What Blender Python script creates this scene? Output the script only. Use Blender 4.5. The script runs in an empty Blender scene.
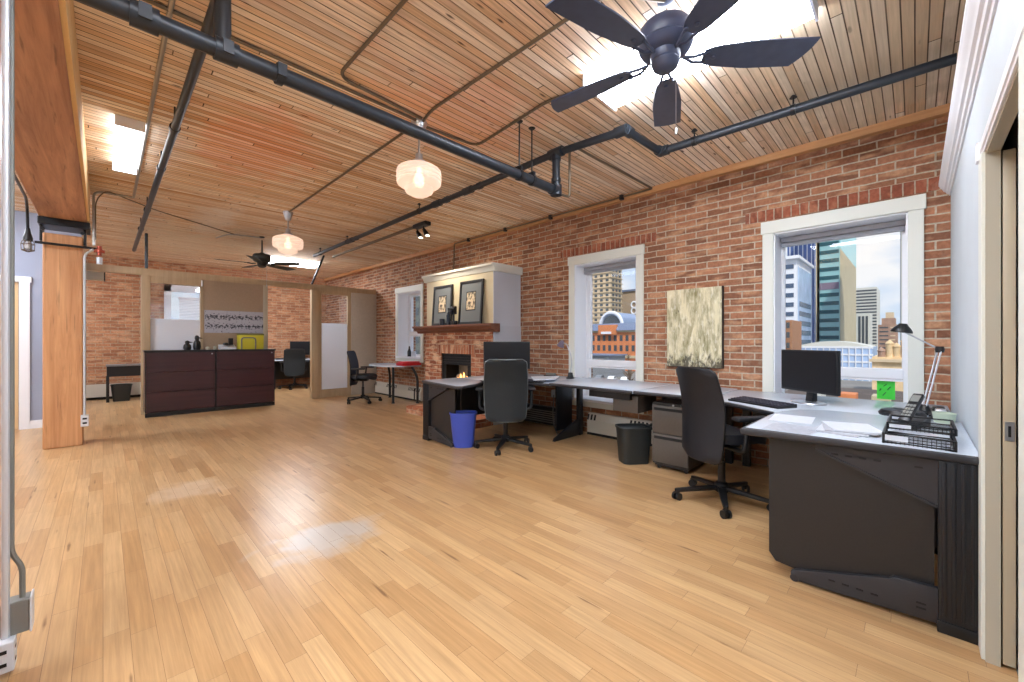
import bpy, bmesh, math, random
from mathutils import Vector, Matrix
random.seed(7)
PI = math.pi
SC = bpy.context.scene
COL = SC.collection

# ------------------------------------------------------------------ camera, sky, sun, exposure
# axes: +Y runs along the brick wall to the far office, +X runs to the brick wall with the windows
H = 1.2
cam_data = bpy.data.cameras.new('camera'); cam = bpy.data.objects.new('camera', cam_data); COL.objects.link(cam)
cam_data.sensor_width = 36.0
cam_data.lens = 405.99 / 1024 * 36.0
cam_data.clip_start = 0.02; cam_data.clip_end = 3000
cam.location = (0, 0, H)
cam.rotation_euler = (PI / 2, 0, -math.atan2(0.70971, 0.70450))
SC.camera = cam
SC.view_settings.view_transform = 'Standard'
SC.view_settings.look = 'None'
SC.view_settings.exposure = 0.64
SC.view_settings.gamma = 1.0
SC.view_settings.use_curve_mapping = False
SC.cycles.use_denoising = True
SC.cycles.max_bounces = 10
SC.cycles.diffuse_bounces = 7
SC.cycles.transparent_max_bounces = 24
SC.cycles.sample_clamp_indirect = 6.0

def lin(r, g, b):
    def f(c):
        c /= 255.0
        return c / 12.92 if c <= 0.04045 else ((c + 0.055) / 1.055) ** 2.4
    return (f(r), f(g), f(b), 1.0)

SKY = 0.64
LAMP = 27.0
w = bpy.data.worlds.new('sky'); SC.world = w; w.use_nodes = True
nt = w.node_tree; nt.nodes.clear()
tc = nt.nodes.new('ShaderNodeTexCoord')
sep = nt.nodes.new('ShaderNodeSeparateXYZ'); nt.links.new(tc.outputs['Generated'], sep.inputs[0])
ramp = nt.nodes.new('ShaderNodeValToRGB')
ramp.color_ramp.elements[0].position = 0.0; ramp.color_ramp.elements[0].color = lin(206, 226, 248)
ramp.color_ramp.elements[1].position = 0.6; ramp.color_ramp.elements[1].color = lin(120, 176, 242)
nt.links.new(sep.outputs[2], ramp.inputs[0])
mp = nt.nodes.new('ShaderNodeMapping'); mp.inputs['Scale'].default_value = (3.0, 3.0, 7.0)
nt.links.new(tc.outputs['Generated'], mp.inputs[0])
nz = nt.nodes.new('ShaderNodeTexNoise'); nz.inputs['Scale'].default_value = 1.6; nz.inputs['Detail'].default_value = 8
nt.links.new(mp.outputs[0], nz.inputs['Vector'])
cr = nt.nodes.new('ShaderNodeValToRGB'); cr.color_ramp.elements[0].position = 0.42; cr.color_ramp.elements[1].position = 0.62
nt.links.new(nz.outputs['Fac'], cr.inputs[0])
mx = nt.nodes.new('ShaderNodeMixRGB'); mx.inputs[2].default_value = lin(250, 251, 253)
nt.links.new(cr.outputs[0], mx.inputs[0]); nt.links.new(ramp.outputs[0], mx.inputs[1])
bg = nt.nodes.new('ShaderNodeBackground'); bg.inputs['Strength'].default_value = SKY
nt.links.new(mx.outputs[0], bg.inputs['Color'])
out = nt.nodes.new('ShaderNodeOutputWorld'); nt.links.new(bg.outputs[0], out.inputs[0])
sun_d = bpy.data.lights.new('sun', 'SUN'); sun_d.energy = 2.4; sun_d.angle = 0.02; sun_d.color = (1, 0.95, 0.86)
sun = bpy.data.objects.new('sun', sun_d); COL.objects.link(sun)
sun.rotation_euler = Vector((0.55, 0.45, -0.85)).to_track_quat('-Z', 'Y').to_euler()

# ------------------------------------------------------------------ materials
def nmat(name):
    m = bpy.data.materials.new(name); m.use_nodes = True
    n = m.node_tree.nodes; b = n['Principled BSDF']
    return m, m.node_tree, n, b

def mat(name, rgb, rough=0.5, metal=0.0, spec=0.5, var=0.0, vscale=8.0, stretch=(1, 1, 1), bump=0.0, emit=0.0, coat=0.0):
    m, t, n, b = nmat(name)
    c = lin(*rgb)
    b.inputs['Base Color'].default_value = c
    b.inputs['Roughness'].default_value = rough
    b.inputs['Metallic'].default_value = metal
    b.inputs['Specular IOR Level'].default_value = spec
    if coat: b.inputs['Coat Weight'].default_value = coat
    if emit:
        b.inputs['Emission Color'].default_value = c; b.inputs['Emission Strength'].default_value = emit
    if var or bump:
        co = n.new('ShaderNodeTexCoord'); mp = n.new('ShaderNodeMapping'); mp.inputs['Scale'].default_value = stretch
        t.links.new(co.outputs['Object'], mp.inputs[0])
        z = n.new('ShaderNodeTexNoise'); z.inputs['Scale'].default_value = vscale; z.inputs['Detail'].default_value = 5
        t.links.new(mp.outputs[0], z.inputs['Vector'])
        if var:
            r = n.new('ShaderNodeValToRGB')
            r.color_ramp.elements[0].position = 0.3; r.color_ramp.elements[1].position = 0.7
            r.color_ramp.elements[0].color = tuple(x * (1 - var) for x in c[:3]) + (1,)
            r.color_ramp.elements[1].color = tuple(min(1, x * (1 + var)) for x in c[:3]) + (1,)
            t.links.new(z.outputs['Fac'], r.inputs[0]); t.links.new(r.outputs[0], b.inputs['Base Color'])
        if bump:
            bp = n.new('ShaderNodeBump'); bp.inputs['Strength'].default_value = bump; bp.inputs['Distance'].default_value = 0.01
            t.links.new(z.outputs['Fac'], bp.inputs['Height']); t.links.new(bp.outputs[0], b.inputs['Normal'])
    return m

def planar(t, n, uaxis, vaxis):
    co = n.new('ShaderNodeTexCoord'); s = n.new('ShaderNodeSeparateXYZ'); t.links.new(co.outputs['Object'], s.inputs[0])
    def pick(a):
        if len(a) == 1: return s.outputs['xyz'.index(a)]
        ad = n.new('ShaderNodeMath'); ad.operation = 'ADD'
        t.links.new(s.outputs['xyz'.index(a[0])], ad.inputs[0]); t.links.new(s.outputs['xyz'.index(a[1])], ad.inputs[1])
        return ad.outputs[0]
    c = n.new('ShaderNodeCombineXYZ'); t.links.new(pick(uaxis), c.inputs[0]); t.links.new(pick(vaxis), c.inputs[1])
    return co, c

def mixrgb(t, n, fac, a, b, blend='MIX'):
    x = n.new('ShaderNodeMixRGB'); x.blend_type = blend
    for i, v in enumerate((fac, a, b)):
        if hasattr(v, 'links'): t.links.new(v, x.inputs[i])
        else: x.inputs[i].default_value = v
    return x.outputs[0]

def ramp2(t, n, fac, p0, c0, p1, c1):
    r = n.new('ShaderNodeValToRGB'); e = r.color_ramp.elements
    e[0].position = p0; e[0].color = c0; e[1].position = p1; e[1].color = c1
    t.links.new(fac, r.inputs[0]); return r.outputs[0]

BLACK = (0, 0, 0, 1); WHITE = (1, 1, 1, 1)

def brick_mat(name, u, c1, c2, c3, mortar, bw=0.222, rh=0.0677, ms=0.0055, v='z', rough=0.85, offset=0.5):
    m, t, n, b = nmat(name)
    co, c = planar(t, n, u, v)
    z = n.new('ShaderNodeTexNoise'); z.inputs['Scale'].default_value = 9; z.inputs['Detail'].default_value = 3
    t.links.new(co.outputs['Object'], z.inputs['Vector'])
    sub = n.new('ShaderNodeVectorMath'); sub.operation = 'SUBTRACT'; sub.inputs[1].default_value = (0.5, 0.5, 0.5)
    t.links.new(z.outputs['Color'], sub.inputs[0])
    scl = n.new('ShaderNodeVectorMath'); scl.operation = 'SCALE'; scl.inputs['Scale'].default_value = 0.012
    t.links.new(sub.outputs[0], scl.inputs[0])
    add = n.new('ShaderNodeVectorMath'); t.links.new(c.outputs[0], add.inputs[0]); t.links.new(scl.outputs[0], add.inputs[1])
    br = n.new('ShaderNodeTexBrick'); br.offset = offset
    br.inputs['Color1'].default_value = lin(*c1); br.inputs['Color2'].default_value = lin(*c2); br.inputs['Mortar'].default_value = lin(*mortar)
    br.inputs['Scale'].default_value = 1; br.inputs['Mortar Size'].default_value = ms; br.inputs['Mortar Smooth'].default_value = 0.3
    br.inputs['Bias'].default_value = 0.0
    br.inputs['Brick Width'].default_value = bw; br.inputs['Row Height'].default_value = rh
    t.links.new(add.outputs[0], br.inputs['Vector'])
    # a third tone picked in patches about one brick in size
    mp = n.new('ShaderNodeMapping'); mp.inputs['Scale'].default_value = (1 / bw, 1 / bw, 1 / rh); t.links.new(co.outputs['Object'], mp.inputs[0])
    z2 = n.new('ShaderNodeTexNoise'); z2.inputs['Scale'].default_value = 0.9; z2.inputs['Detail'].default_value = 1
    t.links.new(mp.outputs[0], z2.inputs['Vector'])
    f2 = ramp2(t, n, z2.outputs['Fac'], 0.52, BLACK, 0.66, (0.8, 0.8, 0.8, 1))
    inv = n.new('ShaderNodeMath'); inv.operation = 'SUBTRACT'; inv.inputs[0].default_value = 1.0; t.links.new(br.outputs['Fac'], inv.inputs[1])
    mu = n.new('ShaderNodeMath'); mu.operation = 'MULTIPLY'; t.links.new(f2, mu.inputs[0]); t.links.new(inv.outputs[0], mu.inputs[1])
    col = mixrgb(t, n, mu.outputs[0], br.outputs['Color'], lin(*c3))
    # grain and lime smears
    z3 = n.new('ShaderNodeTexNoise'); z3.inputs['Scale'].default_value = 45; z3.inputs['Detail'].default_value = 4
    t.links.new(co.outputs['Object'], z3.inputs['Vector'])
    col = mixrgb(t, n, 0.55, col, ramp2(t, n, z3.outputs['Fac'], 0.25, (0.5, 0.48, 0.46, 1), 0.75, (1.25, 1.25, 1.25, 1)), 'MULTIPLY')
    z4 = n.new('ShaderNodeTexNoise'); z4.inputs['Scale'].default_value = 2.3; z4.inputs['Detail'].default_value = 9; z4.inputs['Roughness'].default_value = 0.75
    t.links.new(co.outputs['Object'], z4.inputs['Vector'])
    col = mixrgb(t, n, ramp2(t, n, z4.outputs['Fac'], 0.55, BLACK, 0.8, (0.55, 0.55, 0.55, 1)), col, lin(*mortar))
    t.links.new(col, b.inputs['Base Color']); b.inputs['Roughness'].default_value = rough; b.inputs['Specular IOR Level'].default_value = 0.25
    bp = n.new('ShaderNodeBump'); bp.inputs['Strength'].default_value = 0.7; bp.inputs['Distance'].default_value = 0.008; bp.invert = True
    t.links.new(br.outputs['Fac'], bp.inputs['Height']); t.links.new(bp.outputs[0], b.inputs['Normal'])
    return m

def board_mat(name, u, v, length, width, cols, gap, gapsize, rough, knots, stains_and_light=(), grain=0.5, spec=0.5, kscale=(2.4, 9)):
    m, t, n, b = nmat(name)
    co, c = planar(t, n, u, v)
    def brick(offs, a, d, gapc):
        br = n.new('ShaderNodeTexBrick'); br.offset = 0.0
        br.inputs['Color1'].default_value = a; br.inputs['Color2'].default_value = d; br.inputs['Mortar'].default_value = gapc
        br.inputs['Scale'].default_value = 1; br.inputs['Mortar Size'].default_value = gapsize; br.inputs['Mortar Smooth'].default_value = 0.15
        br.inputs['Brick Width'].default_value = length; br.inputs['Row Height'].default_value = width
        if offs:
            ad = n.new('ShaderNodeVectorMath'); ad.inputs[1].default_value = offs; t.links.new(c.outputs[0], ad.inputs[0]); t.links.new(ad.outputs[0], br.inputs['Vector'])
        else: t.links.new(c.outputs[0], br.inputs['Vector'])
        return br
    # every row of boards starts at its own random point along its length
    sv = n.new('ShaderNodeSeparateXYZ'); t.links.new(c.outputs[0], sv.inputs[0])
    dv = n.new('ShaderNodeMath'); dv.operation = 'DIVIDE'; dv.inputs[1].default_value = width; t.links.new(sv.outputs[1], dv.inputs[0])
    fl_ = n.new('ShaderNodeMath'); fl_.operation = 'FLOOR'; t.links.new(dv.outputs[0], fl_.inputs[0])
    wn = n.new('ShaderNodeTexWhiteNoise'); wn.noise_dimensions = '1D'; t.links.new(fl_.outputs[0], wn.inputs['W'])
    mu_ = n.new('ShaderNodeMath'); mu_.operation = 'MULTIPLY_ADD'; mu_.inputs[1].default_value = length * 9; t.links.new(wn.outputs['Value'], mu_.inputs[0]); t.links.new(sv.outputs[0], mu_.inputs[2])
    c = n.new('ShaderNodeCombineXYZ'); t.links.new(mu_.outputs[0], c.inputs[0]); t.links.new(sv.outputs[1], c.inputs[1])
    b1 = brick(None, lin(*cols[0]), lin(*cols[1]), lin(*cols[0]))
    b2 = brick((length * 6, width * 30, 0), BLACK, WHITE, BLACK)
    col = mixrgb(t, n, b2.outputs['Color'], b1.outputs['Color'], lin(*cols[2]))
    mp = n.new('ShaderNodeMapping'); mp.inputs['Scale'].default_value = (2.2, 60, 1); t.links.new(c.outputs[0], mp.inputs[0])
    z = n.new('ShaderNodeTexNoise'); z.inputs['Scale'].default_value = 1.0; z.inputs['Detail'].default_value = 6; z.inputs['Roughness'].default_value = 0.65
    t.links.new(mp.outputs[0], z.inputs['Vector'])
    col = mixrgb(t, n, grain, col, ramp2(t, n, z.outputs['Fac'], 0.25, (0.55, 0.5, 0.45, 1), 0.7, (1.15, 1.15, 1.15, 1)), 'MULTIPLY')
    # broad tone drift from board patch to board patch
    z2 = n.new('ShaderNodeTexNoise'); z2.inputs['Scale'].default_value = 1.1; z2.inputs['Detail'].default_value = 5
    t.links.new(c.outputs[0], z2.inputs['Vector'])
    col = mixrgb(t, n, 0.5, col, ramp2(t, n, z2.outputs['Fac'], 0.3, (0.72, 0.68, 0.64, 1), 0.7, (1.12, 1.1, 1.08, 1)), 'MULTIPLY')
    # knots
    mk = n.new('ShaderNodeMapping'); mk.inputs['Scale'].default_value = kscale + (1,); t.links.new(c.outputs[0], mk.inputs[0])
    vo = n.new('ShaderNodeTexVoronoi'); vo.inputs['Scale'].default_value = 1.0; t.links.new(mk.outputs[0], vo.inputs['Vector'])
    z5 = n.new('ShaderNodeTexNoise'); z5.inputs['Scale'].default_value = 7; t.links.new(c.outputs[0], z5.inputs['Vector'])
    ad = n.new('ShaderNodeMath'); ad.operation = 'MULTIPLY_ADD'; ad.inputs[1].default_value = 0.25; t.links.new(z5.outputs['Fac'], ad.inputs[0]); t.links.new(vo.outputs['Distance'], ad.inputs[2])
    kf = ramp2(t, n, ad.outputs[0], 0.16, (knots, knots, knots, 1), 0.24, BLACK)
    col = mixrgb(t, n, kf, col, lin(*gap))
    for (sx, sy, rx, ry, rgb, amt) in stains_and_light:
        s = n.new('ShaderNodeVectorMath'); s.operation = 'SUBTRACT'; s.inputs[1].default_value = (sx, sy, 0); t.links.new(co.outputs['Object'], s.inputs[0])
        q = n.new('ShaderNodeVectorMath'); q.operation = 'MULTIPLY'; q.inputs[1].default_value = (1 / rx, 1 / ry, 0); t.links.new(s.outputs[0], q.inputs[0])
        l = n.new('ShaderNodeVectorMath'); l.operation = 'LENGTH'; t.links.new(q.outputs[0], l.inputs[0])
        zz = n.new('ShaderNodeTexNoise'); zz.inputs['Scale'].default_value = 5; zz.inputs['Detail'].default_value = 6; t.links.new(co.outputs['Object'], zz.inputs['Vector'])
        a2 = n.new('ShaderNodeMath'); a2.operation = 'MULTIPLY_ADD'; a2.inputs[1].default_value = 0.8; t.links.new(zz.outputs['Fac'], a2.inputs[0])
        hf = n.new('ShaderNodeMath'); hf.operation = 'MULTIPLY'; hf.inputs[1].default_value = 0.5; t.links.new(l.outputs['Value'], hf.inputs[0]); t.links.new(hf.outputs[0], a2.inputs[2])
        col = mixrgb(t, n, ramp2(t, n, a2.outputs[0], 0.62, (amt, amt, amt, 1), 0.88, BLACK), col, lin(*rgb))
    gm = n.new('ShaderNodeMath'); gm.operation = 'MULTIPLY'; t.links.new(b1.outputs['Fac'], gm.inputs[0]); t.links.new(ramp2(t, n, z2.outputs['Fac'], 0.35, (0.55, 0.55, 0.55, 1), 0.6, WHITE), gm.inputs[1])
    col = mixrgb(t, n, gm.outputs[0], col, lin(*gap))
    t.links.new(col, b.inputs['Base Color']); b.inputs['Roughness'].default_value = rough; b.inputs['Specular IOR Level'].default_value = spec
    bp = n.new('ShaderNodeBump'); bp.inputs['Strength'].default_value = 0.35; bp.inputs['Distance'].default_value = 0.004; bp.invert = True
    t.links.new(b1.outputs['Fac'], bp.inputs['Height']); t.links.new(bp.outputs[0], b.inputs['Normal'])
    return m

def grain_mat(name, c0, c1, axis, rough=0.6, scale=1.0, dark=0.0):
    m, t, n, b = nmat(name)
    co = n.new('ShaderNodeTexCoord'); mp = n.new('ShaderNodeMapping')
    s = [14 * scale] * 3; s['xyz'.index(axis)] = 0.8 * scale
    mp.inputs['Scale'].default_value = s; t.links.new(co.outputs['Object'], mp.inputs[0])
    z = n.new('ShaderNodeTexNoise'); z.inputs['Scale'].default_value = 1.3; z.inputs['Detail'].default_value = 8; z.inputs['Roughness'].default_value = 0.65; z.inputs['Distortion'].default_value = 0.6
    t.links.new(mp.outputs[0], z.inputs['Vector'])
    col = ramp2(t, n, z.outputs['Fac'], 0.3, lin(*c0), 0.7, lin(*c1))
    if dark:
        z2 = n.new('ShaderNodeTexNoise'); z2.inputs['Scale'].default_value = 4; z2.inputs['Detail'].default_value = 6; t.links.new(mp.outputs[0], z2.inputs['Vector'])
        col = mixrgb(t, n, ramp2(t, n, z2.outputs['Fac'], 0.6, BLACK, 0.72, (dark, dark, dark, 1)), col, lin(50, 28, 18))
    t.links.new(col, b.inputs['Base Color']); b.inputs['Roughness'].default_value = rough
    bp = n.new('ShaderNodeBump'); bp.inputs['Strength'].default_value = 0.2; bp.inputs['Distance'].default_value = 0.004
    t.links.new(z.outputs['Fac'], bp.inputs['Height']); t.links.new(bp.outputs[0], b.inputs['Normal'])
    return m

def glass_mat(name, tint=(1, 1, 1), refl=0.08):
    m, t, n, b = nmat(name); n.remove(b)
    tr = n.new('ShaderNodeBsdfTransparent'); tr.inputs[0].default_value = tint + (1,)
    gl = n.new('ShaderNodeBsdfGlossy'); gl.inputs['Roughness'].default_value = 0.02
    mx = n.new('ShaderNodeMixShader'); mx.inputs[0].default_value = refl
    t.links.new(tr.outputs[0], mx.inputs[1]); t.links.new(gl.outputs[0], mx.inputs[2]); t.links.new(mx.outputs[0], n['Material Output'].inputs[0])
    return m

def frost_mat(name):
    m, t, n, b = nmat(name); n.remove(b)
    di = n.new('ShaderNodeBsdfDiffuse'); di.inputs[0].default_value = lin(236, 241, 248)
    tl = n.new('ShaderNodeBsdfTranslucent'); tl.inputs[0].default_value = lin(240, 245, 250)
    gl = n.new('ShaderNodeBsdfGlossy'); gl.inputs['Roughness'].default_value = 0.3
    m1 = n.new('ShaderNodeMixShader'); m1.inputs[0].default_value = 0.4; t.links.new(di.outputs[0], m1.inputs[1]); t.links.new(tl.outputs[0], m1.inputs[2])
    m2 = n.new('ShaderNodeMixShader'); m2.inputs[0].default_value = 0.05; t.links.new(m1.outputs[0], m2.inputs[1]); t.links.new(gl.outputs[0], m2.inputs[2])
    t.links.new(m2.outputs[0], n['Material Output'].inputs[0])
    return m

def globe_mat(name):
    m, t, n, b = nmat(name); n.remove(b)
    tr = n.new('ShaderNodeBsdfTransparent'); tr.inputs[0].default_value = (1, 0.93, 0.85, 1)
    di = n.new('ShaderNodeBsdfTranslucent'); di.inputs[0].default_value = (0.95, 0.85, 0.8, 1)
    gl = n.new('ShaderNodeBsdfDiffuse'); gl.inputs[0].default_value = (0.9, 0.84, 0.82, 1)
    m1 = n.new('ShaderNodeMixShader'); m1.inputs[0].default_value = 0.5
    m2 = n.new('ShaderNodeMixShader'); m2.inputs[0].default_value = 0.66
    t.links.new(di.outputs[0], m1.inputs[1]); t.links.new(gl.outputs[0], m1.inputs[2])
    t.links.new(tr.outputs[0], m2.inputs[1]); t.links.new(m1.outputs[0], m2.inputs[2])
    em = n.new('ShaderNodeEmission'); em.inputs[0].default_value = lin(255, 224, 204); em.inputs[1].default_value = 0.18
    ad = n.new('ShaderNodeAddShader'); t.links.new(m2.outputs[0], ad.inputs[0]); t.links.new(em.outputs[0], ad.inputs[1])
    t.links.new(ad.outputs[0], n['Material Output'].inputs[0])
    return m

M = {}
M['brick'] = brick_mat('brick', 'y', (174, 120, 90), (128, 88, 67), (198, 152, 118), (190, 178, 158), ms=0.0065)
M['brick_far'] = brick_mat('brick_far', 'x', (192, 138, 102), (154, 102, 74), (206, 160, 124), (178, 158, 132))
M['brick_soldier'] = brick_mat('brick_soldier', 'y', (164, 96, 72), (128, 74, 56), (180, 118, 90), (182, 168, 146), bw=0.0677, rh=0.11167, offset=0.0)
M['brick_fire'] = brick_mat('brick_fire', 'xy', (184, 120, 88), (134, 78, 58), (226, 190, 156), (190, 172, 148), bw=0.2)
M['brick_fire_soldier'] = brick_mat('brick_fire_soldier', 'y', (184, 120, 88), (138, 80, 60), (222, 184, 150), (190, 172, 148), bw=0.066, rh=0.3, offset=0.0)
M['floor'] = board_mat('maple_boards', 'y', 'x', 0.62, 0.079, ((193, 156, 110), (175, 136, 92), (201, 168, 124)), (110, 76, 48), 0.0008, 0.28, 0.8,
                       stains_and_light=((1.0, 2.55, 0.42, 0.24, (186, 182, 174), 0.75), (0.5, 4.15, 0.30, 0.32, (206, 186, 160), 0.5)), grain=0.6, spec=0.3, kscale=(1.1, 15))
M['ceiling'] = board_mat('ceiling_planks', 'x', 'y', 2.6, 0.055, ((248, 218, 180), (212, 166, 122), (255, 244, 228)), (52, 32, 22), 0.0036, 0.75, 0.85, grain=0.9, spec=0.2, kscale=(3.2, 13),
                         stains_and_light=((1.0, 4.3, 0.6, 1.1, (236, 140, 96), 0.38), (2.0, 2.6, 0.9, 0.8, (228, 140, 96), 0.35), (1.15, 7.4, 0.3, 1.4, (240, 234, 228), 0.6), (0.9, 9.4, 1.2, 1.8, (232, 220, 198), 0.55), (3.4, 0.2, 1.6, 0.8, (196, 182, 156), 0.6), (2.4, 8.6, 2.0, 1.6, (216, 204, 180), 0.5)))  # weathered and reddish patches, plus broad pale ones painted to brighten the far end
M['post'] = grain_mat('fir_post', (178, 122, 78), (218, 166, 116), 'z', 0.55, 0.9, 0.4)
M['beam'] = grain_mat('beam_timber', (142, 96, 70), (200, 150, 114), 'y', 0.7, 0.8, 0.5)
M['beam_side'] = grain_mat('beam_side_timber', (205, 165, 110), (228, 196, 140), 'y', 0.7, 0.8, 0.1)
M['wood_trim'] = grain_mat('wood_trim', (176, 126, 82), (204, 156, 106), 'y', 0.6)
M['tan_frame'] = grain_mat('tan_frame', (172, 150, 118), (192, 170, 138), 'z', 0.5)
M['white'] = mat('white_paint', (236, 238, 242), 0.45)
M['wall_paint'] = mat('pale_wall_paint', (200, 209, 215), 0.6, var=0.03, vscale=3)
M['blue_wall'] = mat('blue_grey_paint', (150, 158, 178), 0.6, var=0.04, vscale=3)
M['cream'] = mat('cream_trim', (218, 221, 212), 0.5)
M['beige'] = mat('beige_paint', (184, 178, 160), 0.5)
M['greige'] = mat('greige_panel', (188, 181, 167), 0.7, var=0.05, vscale=30)
M['taupe'] = mat('taupe_fabric', (166, 146, 124), 0.9, var=0.06, vscale=60)
M['dark_pipe'] = mat('dark_painted_pipe', (38, 44, 52), 0.42, 0.2, var=0.12, vscale=12)
M['black_metal'] = mat('black_metal', (34, 35, 38), 0.4, 0.3)
M['galv'] = mat('galvanised_conduit', (168, 166, 160), 0.35, 0.85)
M['old_conduit'] = mat('old_conduit', (112, 98, 80), 0.5, 0.4)
M['white_conduit'] = mat('pale_conduit', (206, 214, 222), 0.35, 0.3)
M['copper'] = mat('red_brass', (170, 80, 60), 0.4, 0.5)
M['fan'] = mat('fan_navy', (64, 72, 96), 0.4, var=0.1, vscale=20)
M['fan_far'] = mat('fan_dark', (40, 44, 44), 0.5)
M['lamp'] = mat('lit_diffuser', (238, 244, 255), 0.4, emit=LAMP)
M['lamp_dim'] = mat('lit_diffuser_dim', (238, 244, 255), 0.4, emit=LAMP * 0.2)
M['lamp_far'] = mat('lit_diffuser_far', (238, 244, 255), 0.4, emit=LAMP * 1.4)
M['globe'] = globe_mat('ribbed_globe_glass')
M['charcoal'] = mat('charcoal_laminate', (36, 35, 36), 0.36, var=0.10, vscale=140)
M['charcoal2'] = mat('charcoal_metal', (30, 31, 35), 0.34, 0.2, var=0.08, vscale=30)
M['bracket'] = mat('bracket_grey', (54, 54, 58), 0.36, 0.2)
M['ped'] = mat('pedestal_taupe', (84, 78, 72), 0.4, 0.1, var=0.05, vscale=60)
M['desk_top'] = mat('grey_laminate', (194, 204, 216), 0.2, var=0.05, vscale=150)
M['edge'] = mat('desk_edge', (44, 44, 48), 0.45)
M['mesh_back'] = mat('chair_mesh', (21, 28, 32), 0.7, var=0.2, vscale=220)
M['seat'] = mat('chair_seat', (22, 25, 32), 0.5, var=0.15, vscale=120)
M['black'] = mat('black_plastic', (18, 19, 22), 0.42)
M['screen'] = mat('dark_screen', (22, 22, 26), 0.4, spec=0.3)
M['silver'] = mat('silver', (190, 194, 200), 0.3, 0.85)
M['blue_bin'] = mat('blue_plastic', (62, 82, 176), 0.4)
M['bin_black'] = mat('dark_bin', (36, 40, 40), 0.45)
M['mahogany'] = grain_mat('mahogany', (48, 27, 32), (74, 41, 45), 'x', 0.3, 0.7)
M['dark_top'] = mat('dark_counter', (40, 38, 42), 0.3)
M['glass'] = glass_mat('window_glass', refl=0.015)
M['office_glass'] = glass_mat('office_glass', (0.9, 0.93, 0.97), 0.07)
M['frost'] = frost_mat('frosted_glass')
M['heater'] = mat('heater_enamel', (206, 202, 190), 0.4)
M['slot'] = mat('dark_slot', (12, 12, 13), 0.7)
M['paper'] = mat('paper', (208, 213, 221), 0.5, var=0.04, vscale=30)
M['print'] = mat('printed_grey', (170, 174, 184), 0.4, var=0.2, vscale=40)
M['yellow'] = mat('yellow_board', (214, 204, 60), 0.6)
M['red'] = mat('red_card', (196, 40, 52), 0.45)
M['grey_box'] = mat('grey_plastic', (120, 122, 118), 0.5)
M['plug_white'] = mat('outlet_plastic', (214, 220, 226), 0.4)
M['key'] = mat('keyboard', (52, 52, 66), 0.5)
M['green_note'] = mat('green_note', (70, 220, 70), 0.5)
M['mantel'] = grain_mat('mantel_wood', (96, 58, 44), (132, 84, 62), 'y', 0.45)
M['flame'] = mat('flame', (255, 180, 90), 0.5, emit=4.0)
M['log'] = mat('ash_logs', (150, 140, 124), 0.9, var=0.25, vscale=25)
M['soot'] = mat('firebox_soot', (24, 23, 22), 0.8)
M['mat_board'] = mat('grey_mat_board', (112, 120, 124), 0.8)
M['pendant_bulb'] = mat('pendant_bulb', (255, 226, 190), 0.4, emit=1.7)
M['bulb'] = mat('spot_bulb', (255, 240, 215), 0.4, emit=4.0)

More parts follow.
